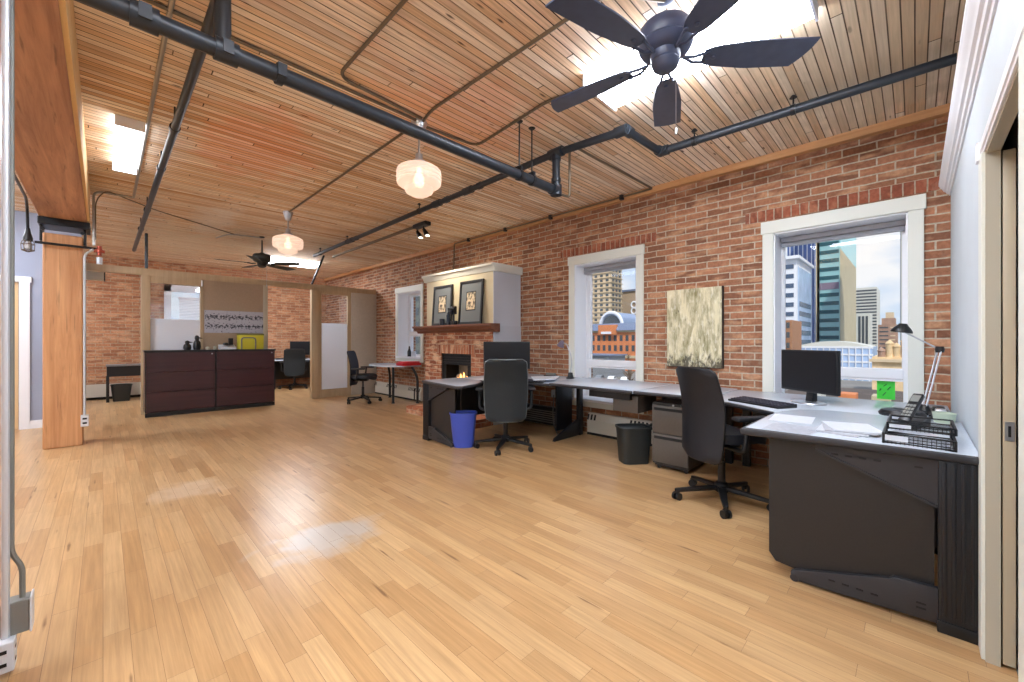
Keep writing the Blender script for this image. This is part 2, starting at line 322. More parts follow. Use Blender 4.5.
# ------------------------------------------------------------------ mesh helpers
class MB:
    """collects shapes into one mesh"""
    def __init__(s): s.v = []; s.f = []
    def add(s, verts, faces, mtx=None):
        o = len(s.v)
        for p in verts:
            p = Vector(p); s.v.append(tuple(mtx @ p) if mtx is not None else tuple(p))
        s.f += [tuple(o + i for i in f) for f in faces]
        return s
    def bm(s, b, mtx=None):
        b.verts.index_update()
        s.add([v.co for v in b.verts], [[v.index for v in f.verts] for f in b.faces], mtx); b.free(); return s
    def box(s, x0, x1, y0, y1, z0, z1, bev=0.0, mtx=None, seg=2):
        b = bmesh.new(); bmesh.ops.create_cube(b, size=1)
        for v in b.verts:
            v.co = ((x0 + x1) / 2 + v.co.x * abs(x1 - x0), (y0 + y1) / 2 + v.co.y * abs(y1 - y0), (z0 + z1) / 2 + v.co.z * abs(z1 - z0))
        if bev: bmesh.ops.bevel(b, geom=b.edges[:], offset=bev, segments=seg, profile=0.5, affect='EDGES')
        return s.bm(b, mtx)
    def prism(s, poly, axis, a0, a1, mtx=None, bev=0.0):
        n = len(poly)
        def P(p, a):
            return {'z': (p[0], p[1], a), 'y': (p[0], a, p[1]), 'x': (a, p[0], p[1])}[axis]
        b = bmesh.new()
        va = [b.verts.new(P(p, a0)) for p in poly]; vb = [b.verts.new(P(p, a1)) for p in poly]
        b.faces.new(va[::-1]); b.faces.new(vb)
        for i in range(n): b.faces.new((va[i], va[(i + 1) % n], vb[(i + 1) % n], vb[i]))
        bmesh.ops.recalc_face_normals(b, faces=b.faces[:])
        if bev: bmesh.ops.bevel(b, geom=b.edges[:], offset=bev, segments=2, profile=0.5, affect='EDGES')
        return s.bm(b, mtx)
    def cyl(s, p0, p1, r0, r1=None, n=16, mtx=None):
        return s.tube([p0, p1], r0, n, mtx, r1)
    def tube(s, pts, r, n=10, mtx=None, r1=None, closed=False):
        pts = [Vector(p) for p in pts]; k = len(pts); vs = []; fs = []
        t0 = (pts[1] - pts[0]).normalized()
        up = Vector((0, 0, 1)) if abs(t0.z) < 0.9 else Vector((1, 0, 0))
        nrm = t0.cross(up).normalized()
        for i, p in enumerate(pts):
            a = pts[i - 1] if (i or closed) else None; c = pts[(i + 1) % k] if (i < k - 1 or closed) else None
            t = ((p - a).normalized() if a is not None else Vector()) + ((c - p).normalized() if c is not None else Vector())
            t.normalize()
            nrm = (nrm - t * nrm.dot(t)).normalized(); bn = t.cross(nrm)
            cosf = 1.0
            if a is not None and c is not None: cosf = max(0.5, t.dot((c - p).normalized()))
            rr = r if r1 is None else r + (r1 - r) * i / (k - 1)
            for j in range(n):
                g = 2 * PI * j / n
                vs.append(p + (nrm * math.cos(g) + bn * math.sin(g)) * rr / (cosf ** 0.5))
        for i in range(k - 1 if not closed else k):
            for j in range(n):
                i2 = (i + 1) % k; j2 = (j + 1) % n
                fs.append((i * n + j, i * n + j2, i2 * n + j2, i2 * n + j))
        if not closed:
            fs.append(tuple(range(n))[::-1]); fs.append(tuple((k - 1) * n + j for j in range(n)))
        return s.add(vs, fs, mtx)
    def lathe(s, prof, c=(0, 0, 0), n=24, mtx=None, sx=1.0, sy=1.0):
        vs = []; fs = []
        for (r, z) in prof:
            for j in range(n):
                g = 2 * PI * j / n; vs.append((c[0] + r * math.cos(g) * sx, c[1] + r * math.sin(g) * sy, c[2] + z))
        k = len(prof)
        for i in range(k - 1):
            for j in range(n): fs.append((i * n + j, i * n + (j + 1) % n, (i + 1) * n + (j + 1) % n, (i + 1) * n + j))
        if prof[0][0] > 1e-5: fs.append(tuple(range(n))[::-1])
        if prof[-1][0] > 1e-5: fs.append(tuple((k - 1) * n + j for j in range(n)))
        return s.add(vs, fs, mtx)
    def shell(s, grid, th, mtx=None):
        """closed sheet of thickness th from a grid of points (rows of equal length)"""
        nu = len(grid); nv = len(grid[0]); G = [[Vector(p) for p in row] for row in grid]; vs = []; fs = []
        for side in (0.5, -0.5):
            for i in range(nu):
                for j in range(nv):
                    du = G[min(i + 1, nu - 1)][j] - G[max(i - 1, 0)][j]; dv = G[i][min(j + 1, nv - 1)] - G[i][max(j - 1, 0)]
                    nn = du.cross(dv)
                    nn = nn.normalized() if nn.length > 1e-9 else Vector((0, 1, 0))
                    vs.append(G[i][j] + nn * th * side)
        N = nu * nv
        for i in range(nu - 1):
            for j in range(nv - 1):
                a, b2, c, d = i * nv + j, i * nv + j + 1, (i + 1) * nv + j + 1, (i + 1) * nv + j
                fs += [(a, d, c, b2), (N + a, N + b2, N + c, N + d)]
        ring = [j for j in range(nv)] + [i * nv + nv - 1 for i in range(1, nu)] + [(nu - 1) * nv + j for j in range(nv - 2, -1, -1)] + [i * nv for i in range(nu - 2, 0, -1)]
        for q in range(len(ring)):
            a, b2 = ring[q], ring[(q + 1) % len(ring)]; fs.append((a, b2, N + b2, N + a))
        return s.add(vs, fs, mtx)
    def build(s, name, m, parent=None, smooth=38, loc=None):
        me = bpy.data.meshes.new(name); me.from_pydata(s.v, [], s.f); me.validate()
        b = bmesh.new(); b.from_mesh(me); bmesh.ops.remove_doubles(b, verts=b.verts[:], dist=1e-6); bmesh.ops.recalc_face_normals(b, faces=b.faces[:]); b.to_mesh(me); b.free()
        if smooth:
            me.polygons.foreach_set('use_smooth', [True] * len(me.polygons)); me.set_sharp_from_angle(angle=math.radians(smooth))
        me.materials.append(m if not isinstance(m, str) else M[m])
        o = bpy.data.objects.new(name, me); COL.objects.link(o)
        if loc: o.location = loc
        if parent: o.parent = parent
        return o

def box(name, m, parent, *a, **k): return MB().box(*a, **k).build(name, m, parent)
def bend(pts, r=0.06, n=6):
    """rounds the inner corners of a polyline"""
    P = [Vector(p) for p in pts]; o = [P[0]]
    for i in range(1, len(P) - 1):
        a, c, b = P[i - 1], P[i], P[i + 1]; d = min(r, (a - c).length * 0.45, (b - c).length * 0.45)
        p, q = c + (a - c).normalized() * d, c + (b - c).normalized() * d
        for k in range(n + 1):
            t = k / n; o.append(p * (1 - t) ** 2 + c * 2 * t * (1 - t) + q * t * t)
    return o + [P[-1]]
def tag(o, label=None, cat=None, group=None, kind=None):
    if label: o['label'] = label
    if cat: o['category'] = cat
    if group: o['group'] = group
    if kind: o['kind'] = kind
    return o
def thing(name, label, cat, loc=(0, 0, 0), rz=0.0, group=None, rot=None):
    o = bpy.data.objects.new(name, None); o.empty_display_size = 0.1; COL.objects.link(o); o.location = loc
    o.rotation_euler = rot if rot else (0, 0, rz)
    return tag(o, label, cat, group)
def struct(name, mb, m, parent=None, smooth=0):
    o = mb.build(name, m, parent, smooth)
    if not parent: o['kind'] = 'structure'
    return o
def sgroup(name):
    o = bpy.data.objects.new(name, None); o.empty_display_size = 0.1; COL.objects.link(o); o['kind'] = 'structure'; return o
def dup(root, loc, rz=None, label=None, group=None):
    r = root.copy(); COL.objects.link(r); r.location = loc
    if rz is not None: r.rotation_euler = (0, 0, rz)
    if label: r['label'] = label
    if group: r['group'] = group
    for ch in list(root.children):
        c = ch.copy(); COL.objects.link(c); c.parent = r
        for g in list(ch.children):
            d = g.copy(); COL.objects.link(d); d.parent = c
    return r

# ------------------------------------------------------------------ the room shell
FAR = 11.9; BX = 4.48; CEIL = 2.96
struct('floor', MB().box(-3.2, 4.9, -0.262, 12.3, -0.12, 0), 'floor')
struct('floor_corridor', MB().box(-3.2, 4.9, -3.2, -0.262, -0.12, -0.004), mat('grey_carpet', (120, 126, 130), 0.95, var=0.1, vscale=200))
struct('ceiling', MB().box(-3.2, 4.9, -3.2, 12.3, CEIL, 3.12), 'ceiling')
WINS = [(0.04, 0.95, 0.43, 2.22), (2.35, 3.25, 0.43, 2.22), (7.0, 7.89, 0.86, 2.22), (9.3, 10.2, 0.86, 2.22)]
mb = MB(); y = -3.2
for (a, b_, z0, z1) in WINS:
    mb.box(BX, 4.9, y, a, 0, CEIL); mb.box(BX, 4.9, a, b_, 0, z0); mb.box(BX, 4.9, a, b_, z1, CEIL); y = b_
mb.box(BX, 4.9, y, 12.3, 0, CEIL)
struct('wall_right', mb, 'brick')
# far brick wall with one window
FW = (0.98, 2.05, 0.9, 2.62)
mb = MB().box(-3.2, FW[0], FAR, 12.3, 0, CEIL).box(FW[1], BX, FAR, 12.3, 0, CEIL).box(FW[0], FW[1], FAR, 12.3, 0, FW[2]).box(FW[0], FW[1], FAR, 12.3, FW[3], CEIL)
struct('wall_far', mb, 'brick_far')
struct('wall_left', MB().box(-3.2, -3.0, -3.2, 11.9, 0, CEIL), 'wall_paint')
struct('wall_back', MB().box(-3.0, BX, -3.2, -3.0, 0, CEIL), 'wall_paint')
# blue-grey office wall beside the post, with a doorway
struct('wall_office', MB().box(-3.0, -1.62, 8.6, 8.72, 0, CEIL).box(-0.80, -0.22, 8.6, 8.72, 0, CEIL).box(-1.62, -0.80, 8.6, 8.72, 2.0, CEIL), 'blue_wall')
struct('baseboard_office', MB().box(-0.72, -0.22, 8.58, 8.6, 0, 0.11), 'white')
d = sgroup('door_2')
MB().box(-0.80, -0.705, 8.575, 8.6, 0, 2.06).box(-1.72, -1.62, 8.575, 8.6, 0, 2.06).box(-1.72, -0.69, 8.57, 8.6, 2.0, 2.075).build('casing', 'white', d, 0)
box('leaf', mat('tan_door', (206, 176, 132), 0.4), d, -1.615, -0.81, 8.63, 8.67, 0.01, 1.995)
MB().lathe([(0.0, -0.05), (0.022, -0.045), (0.03, -0.02), (0.02, 0.0), (0.012, 0.02)], n=16, mtx=Matrix.Translation((-0.87, 8.61, 1.0)) @ Matrix.Rotation(PI / 2, 4, 'X')).build('knob', 'black_metal', d)
# white partition at the camera's right with the pocket door
struct('wall_partition', MB().box(2.335, BX, -0.222, -0.19, 0, 2.38).box(2.335, BX, -0.31, -0.268, 0, 2.38)
       .box(1.5, 2.335, -0.222, -0.19, 1.912, 2.38).box(1.5, 2.335, -0.31, -0.268, 1.912, 2.38)
       .box(-3.0, 1.5, -0.31, -0.19, 0, 2.38), 'wall_paint')
prof = [(-0.19, 2.29), (-0.182, 2.29), (-0.178, 2.302), (-0.169, 2.306), (-0.164, 2.318), (-0.153, 2.326), (-0.145, 2.345), (-0.136, 2.353), (-0.132, 2.365), (-0.127, 2.372), (-0.127, 2.395), (-0.19, 2.395)]
struct('trim_1', MB().prism(prof, 'x', -3.0, 4.47), 'white', smooth=30)
struct('trim_2', MB().box(-3.0, BX, -0.31, -0.16, 2.396, 2.41), 'white')
d = sgroup('door_1')
MB().box(2.335, 2.43, -0.19, -0.177, 0.0, 1.912, 0.003).box(1.465, 1.56, -0.19, -0.177, 0.0, 1.912, 0.003).build('casing', 'cream', d, 0)
MB().prism([(-0.19, 1.912), (-0.183, 1.912), (-0.181, 1.92), (-0.177, 1.925), (-0.175, 1.95), (-0.178, 1.955), (-0.179, 1.962), (-0.19, 1.962)], 'x', 1.46, 2.435).box(2.395, 2.445, -0.19, -0.170, 1.90, 1.97).build('head_casing', 'white', d, 0)
MB().box(2.325, 2.335, -0.224, -0.187, 0, 1.912).box(2.325, 2.335, -0.318, -0.266, 0, 1.985).box(1.56, 1.572, -0.31, -0.19, 0, 1.965).box(1.572, 2.325, -0.224, -0.19, 1.902, 1.912).box(1.572, 2.325, -0.31, -0.266, 1.902, 1.912).build('jamb', 'beige', d, 0)
lf = box('leaf', mat('door_leaf', (190, 178, 152), 0.45), d, 2.33, 3.12, -0.260, -0.229, 0.012, 1.90, 0.002)
MB().box(2.3255, 2.3295, -0.256, -0.233, 0.835, 0.905).build('latch_plate', 'silver', lf, 0)
MB().box(2.324, 2.3256, -0.248, -0.241, 0.850, 0.890).build('latch_slot', 'black', lf, 0)
# timber frame: beam and two posts
struct('beam', MB().box(-0.50, -0.128, -3.0, 6.98, 2.57, CEIL, 0.01), 'beam')
struct('trim_3', MB().box(-0.128, -0.108, -3.0, 6.98, 2.585, CEIL), 'beam_side')
struct('trim_4', MB().box(4.41, BX, -3.0, FAR, 2.895, CEIL), 'wood_trim')
struct('post', MB().box(-0.47, -0.163, 6.81, 7.12, 0, 2.40, 0.012), 'post')
struct('post_near', MB().box(-0.57, -0.262, 2.0, 2.3, 0, 2.57, 0.01), 'post')
br = thing('post_bracket', 'dark steel saddle bracket between the timber post and the beam', 'bracket', (-0.316, 6.965, 2.40))
MB().box(-0.19, 0.21, -0.18, 0.18, 0.09, 0.168, 0.004).build('saddle', 'black_metal', br, 0)
for sx in (-0.168, 0.168):
    box('side_plate', 'black_metal', br, sx - 0.01, sx + 0.01, -0.13, 0.13, -0.09, 0.09, 0.003)
for sx in (-0.15, 0.15):
    MB().cyl((sx, -0.18, 0.03), (sx, -0.205, 0.03), 0.018, n=8).build('bolt', 'black_metal', br)

# windows in the brick wall
def window(name, a, b_, z0, z1, ztr, blind, s=0.045, bead=0.022):
    w_ = sgroup(name); t = 0.09
    MB().box(4.455, BX, a - t, a, z0 - 0.02, z1, 0.004).box(4.455, BX, b_, b_ + t, z0 - 0.02, z1, 0.004) \
        .box(4.448, BX, a - t - 0.012, b_ + t + 0.012, z1, z1 + 0.115, 0.004).box(4.455, BX, a - t, b_ + t, z0 - 0.09, z0 - 0.02, 0.004).build('casing', 'cream', w_, 0)
    MB().box(BX - 0.01, 4.84, a - 0.001, a + 0.012, z0, z1).box(BX - 0.01, 4.84, b_ - 0.012, b_ + 0.001, z0, z1).box(BX - 0.01, 4.84, a, b_, z1 - 0.012, z1 + 0.001).build('jamb', 'white', w_, 0)
    MB().box(4.43, 4.84, a - 0.03, b_ + 0.03, z0 - 0.02, z0 + 0.012, 0.004).build('sill', 'white', w_, 0)
    f = MB(); i0, i1 = a + 0.012, b_ - 0.012; k0, k1 = z0 + 0.012, z1 - 0.012
    f.box(4.72, 4.78, i0, i0 + s, k0, k1).box(4.72, 4.78, i1 - s, i1, k0, k1).box(4.72, 4.78, i0 + s, i1 - s, k1 - s, k1).box(4.72, 4.78, i0 + s, i1 - s, k0, k0 + s)
    f.box(4.735, 4.775, i1 - s - bead, i1 - s, ztr, k1 - s).box(4.735, 4.775, i0 + s, i0 + s + bead, ztr, k1 - s)
    f.build('sash_frame', 'white', w_, 0)
    MB().box(4.71, 4.78, i0 + s, i1 - s, ztr - 0.04, ztr + 0.045, 0.004).box(4.70, 4.78, i0 + s, i1 - s, ztr - 0.062, ztr - 0.045).build('transom', 'white', w_, 0)
    MB().box(4.75, 4.756, i0 + s, i1 - s, ztr + 0.04, k1 - s).build('pane', 'glass', w_, 0)
    MB().box(4.75, 4.756, i0 + s, i1 - s, k0 + s, ztr - 0.04).build('pane', 'glass', w_, 0)
    if blind:
        bl = MB().box(4.66, 4.71, i0 + 0.005, i1 - 0.005, k1 - 0.05, k1 - 0.005, 0.004)
        for q in range(5): bl.box(4.655, 4.712, i0 + 0.01, i1 - 0.01, k1 - 0.062 - q * 0.007, k1 - 0.058 - q * 0.007)
        bl.build('blind', mat('blind_grey', (168, 170, 178), 0.5), w_, 0)
    return w_
w1 = window('window_1', *WINS[0], 0.92, True, 0.018, 0.008)
window('window_2', *WINS[1], 0.90, True)
window('window_3', *WINS[2], 1.36, False)
window('window_4', *WINS[3], 1.36, False)
for i, (a, b_, z0, z1) in enumerate(WINS[:2]):
    struct('trim_%d' % (5 + i), MB().box(4.474, 4.49, a - 0.24, b_ + 0.24, z1 + 0.128, z1 + 0.2367), 'brick_soldier')
# window in the far wall
w_ = sgroup('window_5'); a, b_, z0, z1 = FW
MB().box(a - 0.02, a + 0.10, FAR - 0.03, FAR + 0.1, z0, z1).box(b_ - 0.10, b_ + 0.02, FAR - 0.03, FAR + 0.1, z0, z1).box(a - 0.02, b_ + 0.02, FAR - 0.03, FAR + 0.1, z1 - 0.30, z1).box(a - 0.04, b_ + 0.04, FAR - 0.08, FAR + 0.1, z0 - 0.05, z0).build('casing', 'white', w_, 0)
MB().box(a + 0.1, b_ - 0.1, FAR + 0.12, FAR + 0.126, z0, z1 - 0.3).build('pane', 'glass', w_, 0)
bl = MB()
for q in range(34): bl.box(a + 0.24, b_ - 0.11, FAR - 0.005, FAR + 0.022, 0.92 + q * 0.036, 0.92 + q * 0.036 + 0.022)
bl.box(a + 0.23, b_ - 0.11, FAR - 0.01, FAR + 0.03, 2.14, 2.2)
bl.build('blind', 'white', w_, 0)

# ------------------------------------------------------------------ reception partition (header, posts, glass, panels)
PY = 8.9
pt = sgroup('partition')
box('header', 'tan_frame', pt, -0.22, 4.48, PY, PY + 0.09, 2.275, 2.385, 0.003)
box('post', 'tan_frame', pt, 0.434, 0.548, PY - 0.01, PY + 0.09, 0, 2.275, 0.003)
box('post', 'tan_frame', pt, 3.055, 3.215, PY - 0.01, PY + 0.10, 0, 2.275, 0.003)
MB().box(0.548, 1.215, PY, PY + 0.09, 2.16, 2.275).box(1.205, 1.245, PY, PY + 0.09, 0.0, 2.16).box(0.548, 1.205, PY, PY + 0.09, 0.0, 0.9).build('glass_frame', 'tan_frame', pt, 0)
box('clear_pane', 'office_glass', pt, 0.548, 1.205, PY + 0.04, PY + 0.046, 1.57, 2.16)
box('frosted_pane', 'frost', pt, 0.548, 1.205, PY + 0.04, PY + 0.05, 0.9, 1.57)
box('fabric_panel', 'taupe', pt, 1.245, 2.17, PY + 0.01, PY + 0.08, 0.0, 2.275)
box('panel_post', 'beige', pt, 2.17, 2.25, PY, PY + 0.09, 0.0, 2.275, 0.003)
MB().box(3.215, 3.255, PY + 0.005, PY + 0.07, 0.0, 2.275).box(3.815, 3.89, PY + 0.005, PY + 0.07, 0.0, 2.275).box(3.255, 3.815, PY + 0.005, PY + 0.07, 0.0, 0.17).box(3.255, 3.815, PY + 0.005, PY + 0.07, 2.20, 2.275).build('door_frame', 'tan_frame', pt, 0)
box('frosted_pane', 'frost', pt, 3.255, 3.815, PY + 0.03, PY + 0.04, 0.17, 1.58)
box('clear_pane', 'office_glass', pt, 3.255, 3.815, PY + 0.03, PY + 0.036, 1.58, 2.20)
box('end_panel', 'greige', pt, 3.89, 4.475, PY - 0.02, PY + 0.09, 0.0, 2.275, 0.004)

# ------------------------------------------------------------------ fireplace
fp = thing('fireplace', 'brick gas fireplace with cream overmantel box between the two windows', 'fireplace', (3.92, 5.12, 0))
def L(x): return x - 3.92
mb = MB()
FX = -0.02; y0, y1 = -0.85, 0.85; o0, o1 = -0.38, 0.39
mb.box(FX, 0.558, y0, o0, 0, 1.33).box(FX, 0.558, o1, y1, 0, 1.33).box(FX, 0.558, o0, o1, 0, 0.30).box(FX, 0.558, o0, o1, 1.0, 1.33)
mb.build('brick_surround', 'brick_fire', fp, 0)
box('lintel', 'brick_fire_soldier', fp, FX - 0.006, FX + 0.05, o0 - 0.1, o1 + 0.1, 1.0, 1.14)
box('hearth', 'brick_fire', fp, -0.34, FX, -0.86, 0.93, 0, 0.115)
box('side_panel', mat('grey_side_panel', (190, 196, 206), 0.5), fp, 0.0, 0.558, y0 - 0.02, y0, 0, 1.42)
box('overmantel', mat('cream_overmantel', (206, 198, 168), 0.55), fp, 0.0, 0.558, -0.85, 0.83, 1.44, 2.2)
box('overmantel_side', mat('grey_side_panel2', (196, 202, 212), 0.5), fp, 0.0, 0.558, -0.86, -0.85, 1.42, 2.2)
cp = [(0.0, 2.2), (-0.012, 2.205), (-0.02, 2.235), (-0.04, 2.262), (-0.045, 2.275), (-0.06, 2.28), (-0.06, 2.312), (0.558, 2.312), (0.558, 2.2)]
MB().prism(cp, 'y', -0.90, 0.90).build('crown', 'cream', fp, 25)
MB().prism([(0.06, 1.45), (-0.14, 1.45), (-0.14, 1.425), (-0.12, 1.415), (-0.10, 1.385), (-0.05, 1.36), (-0.03, 1.33), (0.06, 1.33)], 'y', -0.93, 1.07).build('mantel_shelf', 'mantel', fp, 25)
box('fire_back', mat('pale_firebrick', (150, 140, 124), 0.9, var=0.15, vscale=20), fp, 0.33, 0.35, o0, o1, 0.3, 1.0)
fb = MB().box(0.02, 0.06, o0, o1, 0.82, 1.0).box(0.35, 0.4, o0, o1, 0.3, 1.0).box(0.0, 0.4, o0, o0 + 0.02, 0.3, 1.0).box(0.0, 0.4, o1 - 0.02, o1, 0.3, 1.0)
for q in range(4): fb.box(0.0, 0.06, o0, o1, 0.845 + 0.04 * q, 0.862 + 0.04 * q)
fb.box(0.0, 0.05, o0, o1, 0.30, 0.44)
fo = fb.build('firebox', 'black_metal', fp, 0)
box('firebox_door', 'soot', fo, 0.01, 0.03, o0, o0 + 0.12, 0.44, 0.82); box('firebox_door', 'soot', fo, 0.01, 0.03, o1 - 0.1, o1, 0.44, 0.82)
MB().cyl((0.2, -0.2, 0.48), (0.16, 0.25, 0.5), 0.05, n=10).cyl((0.26, -0.15, 0.53), (0.18, 0.2, 0.62), 0.04, n=10).cyl((0.14, -0.1, 0.46), (0.27, 0.1, 0.6), 0.04, n=10).build('log', 'log', fo)
fl = MB()
for (yy, zz, hh) in ((-0.10, 0.52, 0.13), (-0.02, 0.54, 0.17), (0.06, 0.54, 0.14), (0.13, 0.52, 0.10)):
    fl.lathe([(0.0, 0), (0.018, 0.02), (0.022, hh * 0.3), (0.012, hh * 0.7), (0.0, hh)], (0.13, yy, zz), 8)
fl.build('flame', 'flame', fo)

# ------------------------------------------------------------------ pipes, conduits, rods under the ceiling
def pipe_thing(name, label, cat, parts, group=None, loc=(0, 0, 0)):
    t = thing(name, label, cat, loc, 0, group)
    for (nm, mb_, m_) in parts: mb_.build(nm, m_, t, 45)
    return t
def at(p, loc): return tuple(p[i] - loc[i] for i in range(3))
def collar(mb, p, axis, r, l):
    d = {'x': Vector((1, 0, 0)), 'y': Vector((0, 1, 0)), 'z': Vector((0, 0, 1))}[axis]; p = Vector(p)
    return mb.cyl(p - d * l / 2, p + d * l / 2, r, n=18)
# main sprinkler pipe along X
t = thing('sprinkler_main', 'thick dark sprinkler main crossing low from the upper left to a riser', 'pipe', (0, 2.25, 2.53))
MB().cyl((-2.9, 0, 0), (2.83, 0, 0), 0.038, n=20).build('pipe', 'dark_pipe', t)
MB().cyl((2.82, 0, -0.045), (2.82, 0, 0.27), 0.034, n=18).build('riser', 'dark_pipe', t)
c = collar(collar(MB(), (2.82, 0, 0), 'z', 0.05, 0.09), (2.79, 0, 0), 'x', 0.05, 0.07); collar(c, (2.82, 0, 0.09), 'z', 0.043, 0.03); c.build('elbow', 'dark_pipe', t)
for x in (0.12, 0.40, 0.62):
    cl = MB(); collar(cl, (x, 0, 0), 'x', 0.05, 0.09 if x < 0.5 else 0.03); cl.box(x - 0.02, x + 0.02, -0.056, -0.044, -0.03, 0.03); cl.build('coupling', 'dark_pipe', t)
MB().cyl((0.385, 0, 0.03), (0.385, 0, 0.43), 0.034, n=18).build('branch_riser', 'dark_pipe', t)
for dx in (2.35, 2.50):
    r_ = MB().cyl((dx, 0, 0.03), (dx, 0, 0.43), 0.006, n=8); r_.lathe([(0.02, 0.42), (0.03, 0.43)], (dx, 0, 0), 10)
    collar(r_, (dx, 0, 0), 'x', 0.045, 0.025); r_.box(dx - 0.012, dx + 0.012, -0.03, 0.03, 0.035, 0.065); r_.build('hanger', 'black_metal', t)
# branch pipe along Y, with a jog toward the wall
BR = (2.9, 0, 2.86)
t = thing('sprinkler_branch', 'dark branch pipe running the room length near the windows, jogging toward the brick wall', 'pipe', BR)
MB().tube([(0, 8.3, 0), (-0.08, 2.25, 0), (0, 1.614, 0), (0.545, 1.585, 0), (0.63, -0.172, 0)], 0.03, 16).build('pipe', 'dark_pipe', t)
j = MB(); collar(j, (-0.01, 1.65, 0), 'y', 0.042, 0.1); collar(j, (0.03, 1.612, 0), 'x', 0.042, 0.07); j.build('elbow', 'dark_pipe', t)
j = MB(); collar(j, (0.53, 1.586, 0), 'x', 0.042, 0.06); collar(j, (0.548, 1.55, 0), 'y', 0.042, 0.07); j.build('elbow', 'dark_pipe', t)
j = MB(); collar(j, (-0.08, 2.25, 0), 'y', 0.044, 0.14); collar(j, (-0.08, 2.25, -0.04), 'z', 0.042, 0.05); j.build('tee', 'dark_pipe', t)
for yy, xx in ((4.1, -0.056), (3.5, -0.063), (6.6, -0.02)):
    collar(MB(), (xx, yy, 0), 'y', 0.04, 0.14).build('coupling', 'dark_pipe', t, 45); collar(MB(), (xx, yy - 0.2, 0), 'y', 0.037, 0.05).build('coupling', 'dark_pipe', t, 45)
for yy, xx in ((1.3, 0.56), (0.62, 0.59), (4.5, -0.05), (6.75, -0.02), (8.0, 0.0)):
    h = MB().cyl((xx, yy, 0.0), (xx, yy, 0.1), 0.006, n=8); collar(h, (xx, yy, 0), 'y', 0.037, 0.03); h.lathe([(0.025, 0.085), (0.012, 0.1)], (xx, yy, 0), 10); h.build('hanger', 'black_metal', t)
# small drop pipe from the riser elbow up and across to the wall
t = thing('drain_pipe', 'thin dark pipe rising beside the riser then crossing to the brick wall', 'pipe', (2.9, 2.2, 2.53))
MB().tube(bend([(0.0, 0.05, -0.02), (0.09, 0.03, -0.02), (0.09, 0.03, 0.40), (0.09, -0.05, 0.40), (1.49, -0.085, 0.40), (1.49, 3.6, 0.395), (1.49, 3.62, 0.0), (1.49, 3.64, -0.2)], 0.03, 4), 0.011, 8).build('pipe', 'old_conduit', t)
for yy in (0.3, 1.4, 2.3, 3.2): MB().box(1.465, 1.51, yy - 0.02, yy + 0.02, 0.365, 0.42).build('clip', 'black_metal', t, 0)
# long pipe on the left
t = thing('sprinkler_line', 'dark pipe running from the low main toward the office partition at left', 'pipe', (0.38, 2.25, 2.8))
MB().cyl((0, -0.0, 0), (0, 7.4, -0.02), 0.026, n=16).build('pipe', 'dark_pipe', t)
for yy in (1.7, 2.7, 4.4, 5.6):
    h = MB(); collar(h, (0, yy, 0), 'y', 0.034, 0.05); h.cyl((0, yy, 0.02), (0, yy, 0.16), 0.006, n=8); h.build('hanger', 'black_metal', t)
# conduits
Zc = CEIL - 0.013
def conduit(label, pts, m_='old_conduit', r=0.011, clips=(), group='surface conduits on the ceiling', rb=0.1):
    o = MB().tube(bend(pts, rb, 6), r, 8).build('conduit', m_, None, 45)
    return tag(o, label, 'conduit')
conduit('pale straight conduit on the ceiling beside the timber beam', [(0.245, 1.2, Zc), (0.262, 6.75, Zc)], 'galv', 0.013)
conduit('conduit entering at the top edge and curving toward the closest pendant lamp', [(1.09, 1.0, Zc), (1.09, 2.70, Zc), (1.76, 2.75, Zc)], 'old_conduit')
conduit('conduit running parallel to the thick main from the beam to the closest pendant lamp', [(-0.10, 2.79, Zc), (1.78, 2.80, Zc)], 'old_conduit')
conduit('conduit linking the closest pendant lamp with the near ceiling fan', [(1.80, 2.80, Zc), (1.75, 2.6, Zc), (1.78, 1.1, Zc), (2.03, 0.91, Zc)], 'old_conduit')
conduit('conduit curving from the closest pendant lamp to the large lit panel', [(1.80, 2.84, Zc), (2.36, 2.79, Zc), (2.28, 1.9, Zc), (2.36, 1.6, Zc)], 'old_conduit')
conduit('conduit joining the two pendant lamps in a straight line', [(1.775, 2.86, Zc), (1.775, 6.05, Zc)], 'old_conduit')
conduit('short conduit leading to the far ceiling fan', [(1.895, 7.85, Zc), (1.45, 7.95, Zc), (1.35, 8.4, Zc)], 'galv')
conduit('dark cable looping along the ceiling behind the timber post', [(-0.06, 6.62, 2.35), (-0.06, 6.62, 2.8), (0.02, 6.66, Zc), (0.5, 7.2, Zc), (1.5, 7.9, Zc)], 'old_conduit', 0.006)
conduit('pale conduit rising from the post side to the ceiling with a curved top', [(-0.075, 6.7, 2.3), (-0.075, 6.7, 2.90), (-0.02, 6.78, Zc), (0.25, 6.75, Zc)], 'galv', 0.012)
conduit('pale conduit running down the edge of the timber post to an outlet', [(-0.08, 6.70, 2.25), (-0.15, 6.79, 2.2), (-0.15, 6.79, 0.35)], 'white_conduit', 0.012)
conduit('dark pipe crossing the top of the timber post', [(-0.52, 6.74, 2.27), (-0.03, 6.74, 2.27)], 'black_metal', 0.014)
conduit('black cable along the left edge of the beam to the cage lamp', [(-0.515, 3.0, 2.58), (-0.515, 6.0, 2.56), (-0.53, 6.25, 2.5), (-0.53, 6.3, 2.30)], 'black_metal', 0.011)
conduit('thick pale conduit running down the near post at the left edge', [(-0.249, 2.335, 2.9), (-0.249, 2.335, 0.115)], 'white_conduit', 0.011)
conduit('grey conduit bending into the larger outlet box on the near post', [(-0.237, 2.352, 2.9), (-0.237, 2.352, 0.42), (-0.212, 2.365, 0.36), (-0.212, 2.365, 0.245)], 'grey_box', 0.008, rb=0.05)
